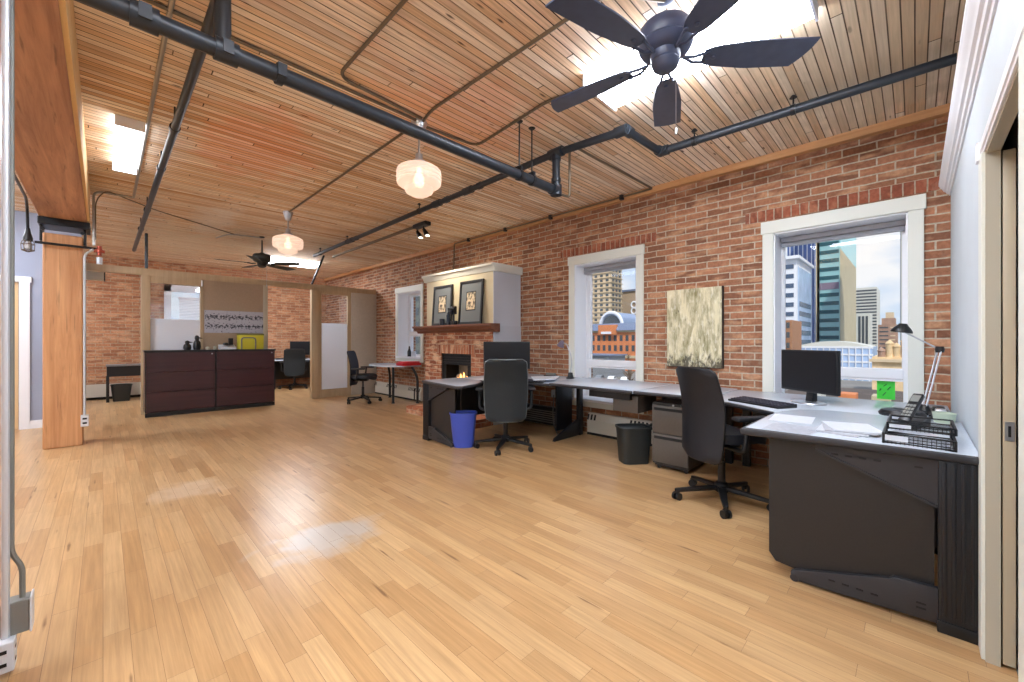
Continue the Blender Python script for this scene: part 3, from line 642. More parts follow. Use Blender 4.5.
conduit('slender black rod standing between reception header and ceiling', [(0.50, 8.93, 2.385), (0.50, 8.93, CEIL)], 'black_metal', 0.02)
conduit('slanting black strut from the partition header to the ceiling', [(3.06, 8.90, 2.385), (3.20, 8.62, CEIL)], 'black_metal', 0.02)
# sprinkler heads / valve at the post
t = thing('sprinkler_valve', 'reddish brass valve hanging beside the top of the timber post', 'valve', (-0.03, 6.72, 2.27))
MB().lathe([(0.0, -0.08), (0.02, -0.08), (0.02, -0.05), (0.032, -0.045), (0.032, -0.01), (0.022, 0.0), (0.022, 0.03), (0, 0.03)], n=14).cyl((-0.045, 0, -0.03), (0.045, 0, -0.03), 0.018, n=12).build('body', 'copper', t)
MB().lathe([(0.0, -0.18), (0.025, -0.18), (0.025, -0.1), (0, -0.1)], n=12).build('drop', 'white_conduit', t)
t = thing('cage_lamp', 'small unlit wire cage lamp hanging beyond the beam at left', 'lamp', (-0.53, 6.3, 2.06))
MB().lathe([(0.0, 0.27), (0.015, 0.27), (0.022, 0.22), (0.035, 0.17), (0.035, 0.14), (0.0, 0.14)], n=14).build('socket', 'black_metal', t)
cg = MB()
for q in range(6):
    a = q * PI / 3; cg.tube([(0.032 * math.cos(a), 0.032 * math.sin(a), 0.15), (0.046 * math.cos(a), 0.046 * math.sin(a), 0.11), (0.042 * math.cos(a), 0.042 * math.sin(a), 0.045), (0.0, 0.0, 0.03)], 0.003, 5)
for zz, rr in ((0.11, 0.046), (0.05, 0.043)): cg.tube([(rr * math.cos(k * PI / 6), rr * math.sin(k * PI / 6), zz) for k in range(12)], 0.004, 5, closed=True)
cg.build('cage', 'old_conduit', t)
MB().lathe([(0.0, 0.055), (0.02, 0.07), (0.022, 0.095), (0.012, 0.14), (0, 0.15)], n=12).build('bulb', 'plug_white', t)
# outlets
t = thing('outlet_box', 'grey metal outlet box with white faceplate low on the near post', 'outlet', (-0.212, 2.365, 0.125))
MB().box(-0.05, 0.02, -0.03, 0.035, 0.0, 0.12, 0.004).build('box', 'grey_box', t, 0); MB().box(0.02, 0.026, -0.035, 0.04, -0.004, 0.124, 0.002).build('faceplate', 'plug_white', t, 0)
t = thing('double_outlet', 'white double outlet at the bottom of the pale conduit on near post', 'outlet', (-0.249, 2.32, 0.0))
MB().box(-0.025, 0.025, -0.03, 0.04, 0.02, 0.125, 0.004).build('body', 'plug_white', t, 0)
for z in (0.05, 0.095):
    box('socket', 'slot', t, -0.01, 0.008, -0.032, -0.029, z - 0.006, z + 0.006); box('socket', 'slot', t, 0.0245, 0.0262, -0.01, 0.01, z - 0.004, z + 0.004)
t = thing('wall_outlet', 'white outlet box low on the side of the timber post', 'outlet', (-0.15, 6.79, 0.22))
MB().box(-0.03, 0.035, -0.04, 0.03, 0.0, 0.13, 0.004).build('box', 'plug_white', t, 0)
for z in (0.03, 0.08): box('socket', 'slot', t, -0.015, 0.02, -0.043, -0.039, z, z + 0.02)

# ------------------------------------------------------------------ ceiling lamps
def fluorescent(label, x0, x1, y0, y1, lm='lamp'):
    cx, cy = (x0 + x1) / 2, (y0 + y1) / 2; hx, hy = (x1 - x0) / 2, (y1 - y0) / 2
    t = thing('ceiling_light', label, 'ceiling light', (cx, cy, CEIL), 0, 'flat fluorescent ceiling fixtures')
    if hx < hy:
        MB().prism([(-hx, 0), (-hx, -0.02), (-hx * 0.86, -0.075), (hx * 0.86, -0.075), (hx, -0.02), (hx, 0)], 'y', -hy + 0.012, hy - 0.012).build('diffuser', lm, t, 0)
        for e in (-hy, hy - 0.012): box('end_plate', 'white', t, -hx - 0.006, hx + 0.006, e, e + 0.012, -0.08, 0)
    else:
        MB().prism([(-hy, 0), (-hy, -0.02), (-hy * 0.86, -0.075), (hy * 0.86, -0.075), (hy, -0.02), (hy, 0)], 'x', -hx + 0.012, hx - 0.012).build('diffuser', lm, t, 0)
        for e in (-hx, hx - 0.012): box('end_plate', 'white', t, e, e + 0.012, -hy - 0.006, hy + 0.006, -0.08, 0)
    return t
fluorescent('large lit fluorescent panel on the ceiling directly behind the near fan', 2.24, 2.64, 0.36, 1.56)
fluorescent('lit fluorescent panel beside the timber beam at the upper left', 0.07, 0.235, 4.4, 5.6, 'lamp_dim')
fluorescent('lit fluorescent tube panel behind the far fan over the reception', 2.35, 3.45, 9.55, 9.95, 'lamp_far')
for (x, y_) in ((-1.7, 1.2), (-1.7, 4.6), (-1.7, 7.4), (-1.5, 10.3), (0.45, 0.75)):  # made-up ceiling fixtures out of view, added to light the room
    fluorescent('added out-of-view fluorescent panel that brightens the room', x - 0.2, x + 0.2, y_ - 0.6, y_ + 0.6, 'lamp_far' if y_ > 4 else 'lamp')

GP = [(0.0, 0.15), (0.05, 0.147), (0.055, 0.135), (0.065, 0.128), (0.105, 0.118), (0.14, 0.103), (0.163, 0.088), (0.174, 0.076), (0.177, 0.066), (0.165, 0.06), (0.177, 0.052), (0.177, 0.032), (0.165, 0.027), (0.177, 0.02), (0.177, 0.0),
      (0.165, -0.006), (0.175, -0.014), (0.172, -0.03), (0.155, -0.044), (0.13, -0.054), (0.112, -0.06), (0.11, -0.085), (0.104, -0.098), (0.085, -0.11), (0.05, -0.128), (0.0, -0.135)]
def pendant(label, x, y_, z, s=1.0):
    t = thing('pendant_lamp', label, 'pendant lamp', (x, y_, CEIL), 0, 'schoolhouse pendant lamps')
    MB().lathe([(0.0, 0.0), (0.062, 0.0), (0.062, -0.02), (0.056, -0.03), (0.056, -0.04), (0.05, -0.05), (0.05, -0.06), (0.043, -0.07), (0.043, -0.08), (0.034, -0.11), (0.02, -0.12), (0.0, -0.12)], n=24).build('canopy', 'silver', t)
    zb = z - CEIL
    MB().cyl((0, 0, -0.1), (0, 0, zb + 0.16), 0.009, n=10).lathe([(0.0, 0.215), (0.028, 0.21), (0.03, 0.17), (0.058, 0.15), (0.058, 0.135), (0, 0.135)], (0, 0, zb), 20).build('stem', 'silver', t)
    MB().lathe([(r * s, q) for r, q in GP], (0, 0, zb), 40).build('globe', 'globe', t, 30)
    MB().lathe([(0.0, 0.12), (0.016, 0.10), (0.02, 0.06), (0.04, 0.02), (0.042, -0.01), (0.03, -0.04), (0.0, -0.055)], (0, 0, zb), 16).build('bulb', 'pendant_bulb', t)
    return t
pendant('ribbed glass schoolhouse pendant hanging in front of the thick sprinkler main, the larger looking', 1.79, 2.83, 2.49)
pendant('ribbed glass schoolhouse pendant hanging just before the far ceiling fan', 1.778, 6.07, 2.51, 1.06)
for (x, y_) in ((-1.5, 2.9), (-1.5, 6.0)): pendant('added out-of-view ribbed glass pendant giving extra uplight', x, y_, 2.5)  # extra pendants out of view, put in as uplight for the ceiling

# ------------------------------------------------------------------ ceiling fans
def blade_mesh():
    g = []
    for i in range(15):
        s_ = i / 14; r = 0.17 + s_ * 0.49
        hw = 0.042 + 0.03 * min(1, s_ * 2.2) ** 0.8
        if s_ < 0.08: hw *= 0.75 + 0.25 * (s_ / 0.08)
        row = []
        for j in range(7):
            q = -1 + j / 3
            tip = -0.05 * (q * 0.5 + 0.5) * max(0, (s_ - 0.8) / 0.2) - 0.014 * q * q * max(0, (s_ - 0.85) / 0.15)
            row.append((r + tip, q * hw, -q * hw * 0.18))
        g.append(row)
    return MB().shell(g, 0.007)
def fan(label, x, y_, z, rot, m_, s_=1.0):
    t = thing('ceiling_fan', label, 'ceiling fan', (x, y_, CEIL), 0, 'five-blade ceiling fans')
    zb = z - CEIL
    MB().lathe([(0.0, 0), (0.04, 0), (0.038, -0.012), (0.02, -0.02), (0, -0.02)], n=20).build('canopy', m_, t)
    MB().cyl((0, 0, -0.06), (0, 0, zb + 0.12), 0.012, n=10).build('downrod', m_, t)
    MB().lathe([(0.0, 0.15), (0.03, 0.15), (0.05, 0.13), (0.12, 0.12), (0.135, 0.10), (0.14, 0.06), (0.13, 0.035), (0.135, 0.025), (0.12, 0.0), (0.10, -0.01), (0.075, -0.015), (0.072, -0.04), (0.066, -0.05), (0.07, -0.06), (0.06, -0.085), (0.04, -0.1), (0.0, -0.105)], (0, 0, zb + 0.04), 32).build('motor', m_, t)
    for k in range(5):
        mt = Matrix.Translation((0, 0, zb + 0.005)) @ Matrix.Rotation(rot + k * 2 * PI / 5, 4, 'Z')
        b = blade_mesh(); b.v = [tuple(mt @ Vector((p[0] * s_, p[1] * (1.14 if s_ > 1 else 1.0), p[2]))) for p in b.v]
        bl = b.build('blade', m_, t)
        ir = MB().tube([(0.09, 0.0, 0.0), (0.14, 0.02, -0.012), (0.20, 0.03, -0.010)], 0.008, 8, mt).tube([(0.09, 0.0, 0.0), (0.14, -0.02, -0.012), (0.20, -0.03, -0.002)], 0.008, 8, mt)
        for (px, py) in ((0.2, 0.03), (0.2, -0.03), (0.24, 0)): ir.lathe([(0.0, -0.012), (0.012, -0.008), (0.012, 0.0)], (px, py, -0.002), 10, mt)
        ir.build('blade_bracket', m_, bl)
    MB().tube([(0.06, -0.03, zb - 0.06), (0.062, -0.03, zb - 0.34)], 0.0018, 5).lathe([(0.0, 0), (0.007, 0.004), (0.008, 0.03), (0.0, 0.04)], (0.062, -0.03, zb - 0.38), 8).build('pull_chain', 'silver', t)
    return t
fan('dark navy five-blade ceiling fan hanging in front of the large lit panel', 2.045, 0.915, 2.655, math.radians(23), 'fan', 1.1)
fan('dark five-blade ceiling fan hanging far off near the reception', 1.893, 7.83, 2.50, math.radians(100), 'fan_far')

# track spotlights
t = thing('track_light', 'dark ceiling track with two small spot heads close to the fireplace', 'track light', (3.36, 5.27, CEIL))
MB().box(-0.02, 0.02, -0.12, 3.3, -0.03, 0.0).build('track', 'old_conduit', t, 0); MB().box(-0.05, 0.05, -0.2, 0.14, -0.055, 0.0, 0.004).build('feed_box', 'black_metal', t, 0)
for dy in (-0.08, 0.10):
    h = MB().cyl((0, dy, -0.05), (0, dy, -0.11), 0.008, n=8).cyl((0.0, dy, -0.09), (0.03, dy - 0.05, -0.19), 0.022, 0.04, 16).build('spot_head', 'black_metal', t)
    MB().lathe([(0.0, 0.0), (0.034, 0.0), (0.03, 0.012), (0, 0.014)], (0.0305, dy - 0.051, -0.202), 14).build('bulb', 'bulb', h)
    sd = bpy.data.lights.new('spot_bulb', 'SPOT'); sd.energy = 28; sd.spot_size = 2.0; sd.spot_blend = 1.0; sd.shadow_soft_size = 0.03; sd.color = (1, 0.86, 0.7)
    so = bpy.data.objects.new('spot_bulb', sd); COL.objects.link(so); so.parent = t; so.location = (0.034, dy - 0.056, -0.215)
    so.rotation_euler = Vector((0.25, -0.1, -0.4)).to_track_quat('-Z', 'Y').to_euler()

# ------------------------------------------------------------------ furniture
def part(name, mb, m, t, smooth=38):
    """a part whose shapes were given in room coordinates, moved under its thing"""
    l = t.location; mb.v = [(p[0] - l[0], p[1] - l[1], p[2] - l[2]) for p in mb.v]
    return mb.build(name, m, t, smooth)
def top(poly, z, th=0.03):
    return MB().prism(poly, 'z', z - th, z, bev=0.004)
def end_frame(t, X, ypost, sgn, ztop, depth, thick=0.03, panel_depth=0.7):
    """post at the closed side, tapered top bracket, foot and infill panel; sgn=+1 when the frame reaches toward +Y"""
    Y = lambda d: ypost + sgn * d
    p = MB().box(X, X + 0.07, *sorted((Y(0), Y(0.115))), 0.035, ztop, 0.004)
    for q in range(4): p.box(X - 0.004, X + 0.01, *sorted((Y(0.012 + q * 0.026), Y(0.025 + q * 0.026))), 0.07, ztop - 0.01, 0.002)
    part('leg_post', p, 'charcoal2', t)
    part('post_foot', MB().box(X - 0.005, X + 0.075, *sorted((Y(-0.003), Y(0.118))), 0.0, 0.05, 0.004), 'black', t)
    b = MB().prism([(Y(0.115), ztop), (Y(0.115), ztop - 0.20), (Y(depth - 0.10), ztop - 0.035), (Y(depth - 0.10), ztop)], 'x', X + 0.005, X + 0.02)
    b.prism([(Y(0.115), ztop - 0.195), (Y(0.115), ztop - 0.205), (Y(depth - 0.10), ztop - 0.042), (Y(depth - 0.10), ztop - 0.032)], 'x', X - 0.004, X + 0.03)
    br = part('top_bracket', b, 'bracket', t)
    for d in (0.16, 0.29, 0.34, 0.39, 0.44): part('slot', MB().box(X + 0.001, X + 0.008, *sorted((Y(d), Y(d + 0.025))), ztop - 0.05, ztop - 0.043), 'slot', t, 0)
    f = MB().prism([(Y(0.115), 0.03), (Y(0.115), 0.175), (Y(0.25), 0.168), (Y(0.265), 0.155), (Y(depth - 0.02), 0.058), (Y(depth), 0.045), (Y(depth), 0.012), (Y(depth - 0.03), 0.008)], 'x', X + 0.002, X + 0.028, bev=0.002)
    f.cyl((X + 0.0, Y(depth - 0.015), 0.018), (X + 0.032, Y(depth - 0.015), 0.018), 0.018, n=14)
    part('foot', f, 'bracket', t)
    for d in (0.30, 0.35, 0.40, 0.45): part('slot', MB().box(X - 0.001, X + 0.004, *sorted((Y(d), Y(d + 0.025))), 0.062, 0.068), 'slot', t, 0)
    for z in (0.07, 0.09): part('slot', MB().box(X - 0.001, X + 0.004, *sorted((Y(0.15), Y(0.18))), z, z + 0.006), 'slot', t, 0)
    pp = [(Y(0.125), ztop - 0.005), (Y(0.125), 0.10), (Y(panel_depth - 0.12), 0.05), (Y(panel_depth - 0.03), 0.06), (Y(panel_depth), 0.10), (Y(panel_depth), ztop - 0.005)]
    part('side_panel', MB().prism(pp, 'x', X + 0.03, X + 0.045), 'charcoal', t, 0)

# --- right workstation
t = thing('desk', 'dark grey desk against the white partition, its solid side panel turned to the room', 'desk', (2.9, 0.2, 0))
part('desktop', top([(2.37, 0.64), (2.93, 0.635), (3.1, 0.61), (3.27, 0.54), (3.36, 0.40), (3.37, -0.185), (2.425, -0.185)], 0.745, 0.032), 'desk_top', t)
eb = MB(); pl = [(2.37, 0.64), (2.93, 0.635), (3.1, 0.61), (3.27, 0.54)]
eb.tube([(x, y_, 0.728) for x, y_ in [(2.425, -0.183)] + pl], 0.0165, 8); part('edge_band', eb, 'edge', t)
end_frame(t, 2.43, -0.183, 1, 0.712, 0.626, panel_depth=0.726)
part('rear_panel', MB().box(2.5, 3.36, -0.165, -0.15, 0.25, 0.71), 'charcoal', t, 0)
part('leg', MB().box(3.30, 3.35, -0.12, -0.06, 0, 0.712).box(3.30, 3.35, -0.12, 0.3, 0, 0.04, 0.005), 'charcoal2', t)
t = thing('corner_desk', 'grey corner desk surface under the window with the keyboard on it', 'desk', (3.9, 0.6, 0))
part('desktop', top([(3.385, -0.172), (4.42, -0.172), (4.42, 1.24), (3.52, 1.24), (3.44, 1.02), (3.20, 0.68), (3.285, 0.555), (3.375, 0.41)], 0.72, 0.03), 'desk_top', t)
part('edge_band', MB().tube([(3.52, 1.24, 0.705), (3.44, 1.02, 0.705), (3.20, 0.68, 0.705)], 0.0155, 8), 'edge', t)
part('leg', MB().box(4.32, 4.40, -0.10, -0.02, 0, 0.69), 'charcoal2', t); part('leg', MB().box(4.34, 4.40, 1.12, 1.18, 0, 0.69), 'charcoal2', t)
part('modesty_panel', MB().box(4.37, 4.385, 0.0, 1.1, 0.3, 0.69), 'charcoal', t, 0)
t = thing('desk', 'grey desk run below the abstract painting, over the drawer pedestal', 'desk', (3.97, 1.56, 0))
part('desktop', top([(3.525, 1.245), (4.42, 1.245), (4.42, 1.88), (3.525, 1.88)], 0.73), 'desk_top', t)
part('edge_band', MB().tube([(3.525, 1.245, 0.715), (3.525, 1.88, 0.715)], 0.0155, 8), 'edge', t)
part('leg', MB().box(4.32, 4.38, 1.78, 1.84, 0, 0.70), 'charcoal2', t)
part('leg', MB().box(4.32, 4.38, 1.27, 1.33, 0, 0.70), 'charcoal2', t)
t = thing('desk', 'pale topped desk under the narrower window, with splayed foot and hanging drawers', 'desk', (3.95, 2.45, 0))
part('desktop', top([(3.49, 1.885), (4.42, 1.885), (4.42, 3.08), (3.52, 2.90)], 0.732), 'desk_top', t)
part('edge_band', MB().tube([(3.49, 1.885, 0.716), (3.52, 2.90, 0.716)], 0.016, 8), 'edge', t)
part('leg_post', MB().box(4.27, 4.35, 3.03, 3.08, 0.0, 0.70, 0.004), 'charcoal2', t)
part('foot', MB().prism([(4.35, 0.0), (4.35, 0.22), (4.26, 0.20), (3.80, 0.035), (3.78, 0.0)], 'y', 3.04, 3.075, bev=0.003), 'charcoal2', t)
part('support_arm', MB().prism([(4.35, 0.70), (4.35, 0.60), (4.2, 0.62), (3.7, 0.67), (3.7, 0.70)], 'y', 3.04, 3.06), 'charcoal2', t)
part('pencil_drawer', MB().box(3.58, 3.95, 1.95, 2.42, 0.625, 0.698, 0.004), 'black', t)
part('hanging_drawer', MB().box(3.62, 4.02, 1.80 + 0.09, 2.16, 0.50, 0.665, 0.004), 'ped', t)
part('leg_post', MB().box(4.27, 4.35, 1.90, 1.95, 0.0, 0.70, 0.004), 'charcoal2', t)
# --- left workstation
t = thing('desk', 'dark grey desk in front of the fireplace, its open side frame facing the room', 'desk', (3.0, 3.9, 0))
part('desktop', top([(2.74, 4.25), (2.62, 3.42), (2.66, 3.39), (2.94, 3.48), (3.12, 3.60), (3.24, 3.78), (3.26, 4.25)], 0.722), 'desk_top', t)
part('edge_band', MB().tube([(2.74, 4.25, 0.707), (2.62, 3.42, 0.707), (2.66, 3.39, 0.707), (2.94, 3.48, 0.707), (3.12, 3.60, 0.707), (3.24, 3.78, 0.707)], 0.0155, 8), 'edge', t)
end_frame(t, 2.755, 4.27, -1, 0.69, 0.58, panel_depth=0.60)
part('rear_panel', MB().box(2.83, 3.26, 4.24, 4.255, 0.15, 0.69), 'charcoal', t, 0)
part('leg', MB().box(3.18, 3.24, 4.15, 4.21, 0, 0.69), 'charcoal2', t)
t = thing('corner_desk', 'corner desk surface behind the chair carrying the big monitor', 'desk', (3.8, 3.6, 0))
part('desktop', top([(3.265, 4.235), (3.245, 3.78), (3.30, 3.45), (3.525, 2.91), (4.42, 3.09), (4.42, 4.235)], 0.722), 'desk_top', t)
part('edge_band', MB().tube([(3.245, 3.78, 0.707), (3.30, 3.45, 0.707), (3.525, 2.91, 0.707)], 0.0155, 8), 'edge', t)
part('keyboard_tray', MB().box(3.14, 3.5, 3.10, 3.55, 0.66, 0.68, 0.003), 'edge', t)
part('leg', MB().box(4.30, 4.38, 4.10, 4.18, 0, 0.69), 'charcoal2', t)
part('side_panel', MB().box(4.05, 4.37, 3.22, 3.245, 0.06, 0.69), 'charcoal2', t, 0)
part('modesty_panel', MB().box(3.3, 4.38, 4.21, 4.23, 0.2, 0.69), 'charcoal', t, 0)
# --- drawer pedestal
t = thing('drawer_pedestal', 'taupe two-drawer filing pedestal under the desk beside the black waste bin', 'filing cabinet', (3.87, 1.60, 0))
part('body', MB().box(3.67, 4.15, 1.425, 1.765, 0.05, 0.625, 0.003).box(3.69, 4.13, 1.44, 1.75, 0.03, 0.05), 'charcoal', t, 0)
for z0, z1 in ((0.07, 0.335), (0.342, 0.60)):
    dr = part('drawer', MB().box(3.65, 3.67, 1.428, 1.762, z0, z1, 0.004), 'ped', t)
    h = MB().box(3.645, 3.655, 1.45, 1.74, z1 - 0.045, z1 - 0.02).build('pull', 'slot', dr, 0); h.location = -t.location
lk = MB().cyl((3.655, 1.56, 0.613), (3.648, 1.56, 0.613), 0.009, n=12); part('lock', lk, 'silver', t)
for x in (3.72, 4.1):
    for y_ in (1.47, 1.72): part('caster', MB().cyl((x - 0.012, y_, 0.018), (x + 0.012, y_, 0.018), 0.018, n=12), 'black', t)

# --- bins
def bin_(name, label, x, y_, h, r0, r1, m_, sq=False, rz=0.0, group=None):
    t = thing(name, label, 'waste bin', (x, y_, 0), rz)
    def ring(hx, hy, z, n=28):
        o = []
        for k in range(n):
            a = 2 * PI * k / n; c_, s_ = math.cos(a), math.sin(a); e = 0.42 if sq else 0.75
            o.append((hx * abs(c_) ** e * (1 if c_ >= 0 else -1), hy * abs(s_) ** e * (1 if s_ >= 0 else -1), z))
        return o
    def lay(levels):
        mb = MB(); vs = []; fs = []; n = 28
        for (a, b_, z) in levels: vs += ring(a, b_, z)
        for i in range(len(levels) - 1):
            for j in range(n): fs.append((i * n + j, i * n + (j + 1) % n, (i + 1) * n + (j + 1) % n, (i + 1) * n + j))
        fs.append(tuple(range(n))[::-1]); fs.append(tuple((len(levels) - 1) * n + j for j in range(n)))
        return mb.add(vs, fs)
    k = 0.78
    lay([(r0, r0 * k, 0), (r1, r1 * k, h - 0.02), (r1 - 0.008, (r1 - 0.008) * k, h - 0.02), (r0 - 0.008, (r0 - 0.008) * k, 0.012)]).build('bucket', m_, t, 40)
    lay([(r1, r1 * k, h - 0.02), (r1 + 0.008, (r1 + 0.008) * k, h - 0.02), (r1 + 0.008, (r1 + 0.008) * k, h), (r1 - 0.006, (r1 - 0.006) * k, h), (r1 - 0.007, (r1 - 0.007) * k, h - 0.018)]).build('rim', m_, t, 40)
    return t
bin_('waste_bin', 'blue plastic waste bin on the floor under the desk', 2.90, 3.66, 0.39, 0.115, 0.15, 'blue_bin', rz=math.radians(-45))
bin_('waste_bin', 'black rectangular waste bin standing beside the taupe drawer pedestal', 3.72, 1.99, 0.355, 0.13, 0.155, 'bin_black', True, math.radians(-40))
bin_('waste_bin', 'dark waste bin under the small side table by the far brick wall', 0.26, 11.3, 0.33, 0.12, 0.155, 'bin_black', True)

# --- office chairs
def office_chair(label, x, y_, rz, rim, group, back_m='mesh_back', arms=True, z=0):
    t = thing('office_chair', label, 'office chair', (x, y_, 0), rz, group)
    b = MB()
    for k in range(5):
        a = k * 2 * PI / 5 + 0.35; mt = Matrix.Rotation(a, 4, 'Z')
        b.prism([(0.02, -0.03), (0.33, -0.016), (0.345, 0.0), (0.33, 0.016), (0.02, 0.03)], 'z', -0.012, 0.014, Matrix.Translation((0, 0, 0.105)) @ mt @ Matrix.Rotation(0.10, 4, 'Y'), bev=0.004)
    b.lathe([(0.0, 0.075), (0.045, 0.075), (0.05, 0.13), (0.035, 0.145), (0, 0.145)], n=18)
    base = b.build('base', 'black', t)
    for k in range(5):
        a = k * 2 * PI / 5 + 0.35; cx, cy = 0.325 * math.cos(a), 0.325 * math.sin(a); w_ = MB()
        for s_ in (-0.018, 0.018):
            d = Vector((-math.sin(a + 0.6), math.cos(a + 0.6), 0)); c_ = Vector((cx, cy, 0.028)) + d * s_
            w_.tube([c_ - d * 0.009, c_ + d * 0.009], 0.028, 14)
        w_.cyl((cx, cy, 0.028), (cx, cy, 0.08), 0.008, n=8); w_.box(cx - 0.016, cx + 0.016, cy - 0.016, cy + 0.016, 0.045, 0.062, 0.004)
        w_.build('caster', 'black', base)
    MB().cyl((0, 0, 0.13), (0, 0, 0.30), 0.026, n=16).cyl((0, 0, 0.29), (0, 0, 0.44), 0.016, n=14).build('gas_lift', 'charcoal2', t)
    MB().box(-0.13, 0.10, -0.08, 0.08, 0.415, 0.465, 0.015).tube([(-0.02, 0.08, 0.43), (0.0, 0.24, 0.43)], 0.006, 6).prism([(-0.10, 0.42), (-0.10, 0.455), (-0.165, 0.48), (-0.178, 0.56), (-0.19, 0.56), (-0.195, 0.46), (-0.18, 0.42)], 'y', -0.04, 0.04, bev=0.005).build('tilt_mechanism', 'black', t)
    g = []; N = 13
    for i in range(N):
        u = -1 + 2 * i / (N - 1); row = []
        for j in range(N):
            v = -1 + 2 * j / (N - 1)
            px = u * math.sqrt(1 - 0.36 * v * v); py = v * math.sqrt(1 - 0.36 * u * u)
            zz = 0.505 + 0.012 * abs(py) ** 2 - (0.05 * max(0, px - 0.55) ** 1.2 * 2)
            row.append((0.235 * px + 0.02, 0.245 * py, zz))
        g.append(row)
    MB().shell(g, 0.065).build('seat', 'seat', t, 60)
    # backrest: curved sheet, lower lobe behind the seat, leaning out at the top
    def X(z): 
        s_ = (z - 0.34) / 0.68
        return -0.225 - 0.035 * s_ - 0.11 * max(0, s_ - 0.55) ** 1.3 + 0.035 * math.sin(s_ * PI * 0.9)- 0.0
    def HW(s_):
        h = 0.208 + 0.025 * math.sin(min(1, s_ * 1.15) * PI * 0.8)
        for e in (s_, 1 - s_):
            if e < 0.07: h -= 0.05 * (1 - math.sqrt(max(0, 1 - (1 - e / 0.07) ** 2)))
        return h
    g = []; rimL = []; rimR = []
    for i in range(26):
        s_ = i / 25; z_ = 0.335 + 0.665 * s_; row = []
        for j in range(11):
            q = -1 + j / 5; row.append((X(z_) + 0.045 * q * q, q * HW(s_), z_))
        g.append(row); rimL.append(row[0]); rimR.append(row[-1])
    MB().shell(g, 0.018).build('backrest', back_m, t, 60)
    MB().tube(rimL + g[-1][1:-1] + rimR[::-1] + g[0][1:-1][::-1], 0.0095, 8, closed=True).build('back_frame', rim, t, 60)
    if arms:
        for s_ in (-1, 1):
            a = MB().tube(bend([(-0.05, s_ * 0.10, 0.44), (-0.05, s_ * 0.285, 0.44), (-0.02, s_ * 0.29, 0.66)], 0.05, 5), 0.017, 10)
            ar = a.build('armrest', 'black', t)
            MB().box(-0.13, 0.13, s_ * 0.29 - 0.04, s_ * 0.29 + 0.04, 0.655, 0.685, 0.012).build('arm_pad', 'seat', ar)
    return t
office_chair('dark mesh office chair seen from behind in front of the big monitor, silver edged', 3.19, 3.27, math.radians(47), mat('chair_silver_rim', (112, 120, 124), 0.4, 0.6), 'mesh office chairs')
office_chair('dark office chair turned sideways at the desk below the painting', 3.27, 1.03, math.radians(-34), 'black', 'mesh office chairs', 'seat')
office_chair('bluish office chair in side view at the small wall table', 3.60, 7.70, math.radians(-42), 'black', 'mesh office chairs', mat('chair_blue_mesh', (56, 66, 84), 0.7, var=0.15, vscale=200))
office_chair('dark office chair in the far office behind the reception', 3.42, 11.15, math.radians(72), 'black', 'mesh office chairs')

# --- monitors
def monitor(name, label, x, y_, z, rz, wd, ht, zb, ell=True):
    t = thing(name, label, 'monitor', (x, y_, z), rz)
    MB().box(-0.012, 0.02, -wd / 2, wd / 2, zb, zb + ht, 0.006).box(0.018, 0.05, -wd * 0.3, wd * 0.3, zb + ht * 0.2, zb + ht * 0.8, 0.012).build('housing', 'black', t)
    MB().box(-0.0145, -0.0115, -wd / 2 + 0.012, wd / 2 - 0.012, zb + 0.018, zb + ht - 0.012).build('screen', 'screen', t, 0)
    MB().prism([(0.03, zb + ht * 0.4), (0.05, zb + ht * 0.4), (0.05, 0.02), (0.02, 0.0), (0.0, 0.0)], 'y', -0.03, 0.03, bev=0.003).build('neck', 'black', t)
    if ell: MB().lathe([(0.0, 0.0), (0.125, 0.0), (0.13, 0.004), (0.125, 0.010), (0.05, 0.014), (0.0, 0.016)], n=36, sx=0.75).build('stand_base', 'silver', t)
    else: MB().box(-0.12, 0.1, -0.13, 0.13, 0.0, 0.012, 0.005).build('stand_base', 'black', t)
    return t
monitor('monitor', 'black monitor standing before the bright window on the corner desk', 3.84, 0.585, 0.72, math.atan2(-0.6, 0.8), 0.50, 0.325, 0.085)
monitor('monitor', 'large black monitor seen over the chair back, next to the fireplace', 3.73, 3.80, 0.722, math.radians(45), 0.61, 0.36, 0.11, False)
monitor('monitor', 'dark monitor on the desk in the far office', 3.72, 11.55, 0.73, math.radians(70), 0.56, 0.36, 0.1, False)

# --- desk things, right
def keyboard(name, label, x, y_, z, rz):
    t = thing(name, label, 'keyboard', (x, y_, z), rz)
    MB().prism([(-0.08, 0.0), (0.10, 0.0), (0.10, 0.028), (-0.08, 0.014)], 'y', -0.22, 0.22, bev=0.003).build('body', 'black', t)
    k = MB()
    for r in range(5):
        xx = -0.055 + r * 0.029
        for c in range(15):
            yy = -0.205 + c * 0.0285; zz = 0.016 + 0.0777 * (xx + 0.08)
            k.box(xx - 0.011, xx + 0.011, yy - 0.011, yy + 0.011, zz - 0.004, zz + 0.006)
    k.build('keys', 'key', t, 0)
    return t
keyboard('keyboard', 'black keyboard lying on the corner desk before the monitor', 3.52, 0.84, 0.72, math.radians(-28))
def sheet(name, label, cat, pts, z, th, m_, group=None):
    cx = sum(p[0] for p in pts) / len(pts); cy = sum(p[1] for p in pts) / len(pts)
    o = MB().prism([(p[0] - cx, p[1] - cy) for p in pts], 'z', 0, th).build(name, m_, None, 0); o.location = (cx, cy, z)
    return tag(o, label, cat, group)
sheet('paper_sheet', 'printed sheet lying flat at the desk edge nearest the chair', 'paper', [(2.42, 0.57), (2.40, 0.36), (2.63, 0.34), (2.65, 0.55)], 0.7455, 0.001, 'print')
sheet('paper_sheet', 'white sheet lying beside the magazines on the partition desk', 'paper', [(2.70, 0.60), (2.72, 0.40), (2.98, 0.42), (2.96, 0.62)], 0.7455, 0.001, 'paper')
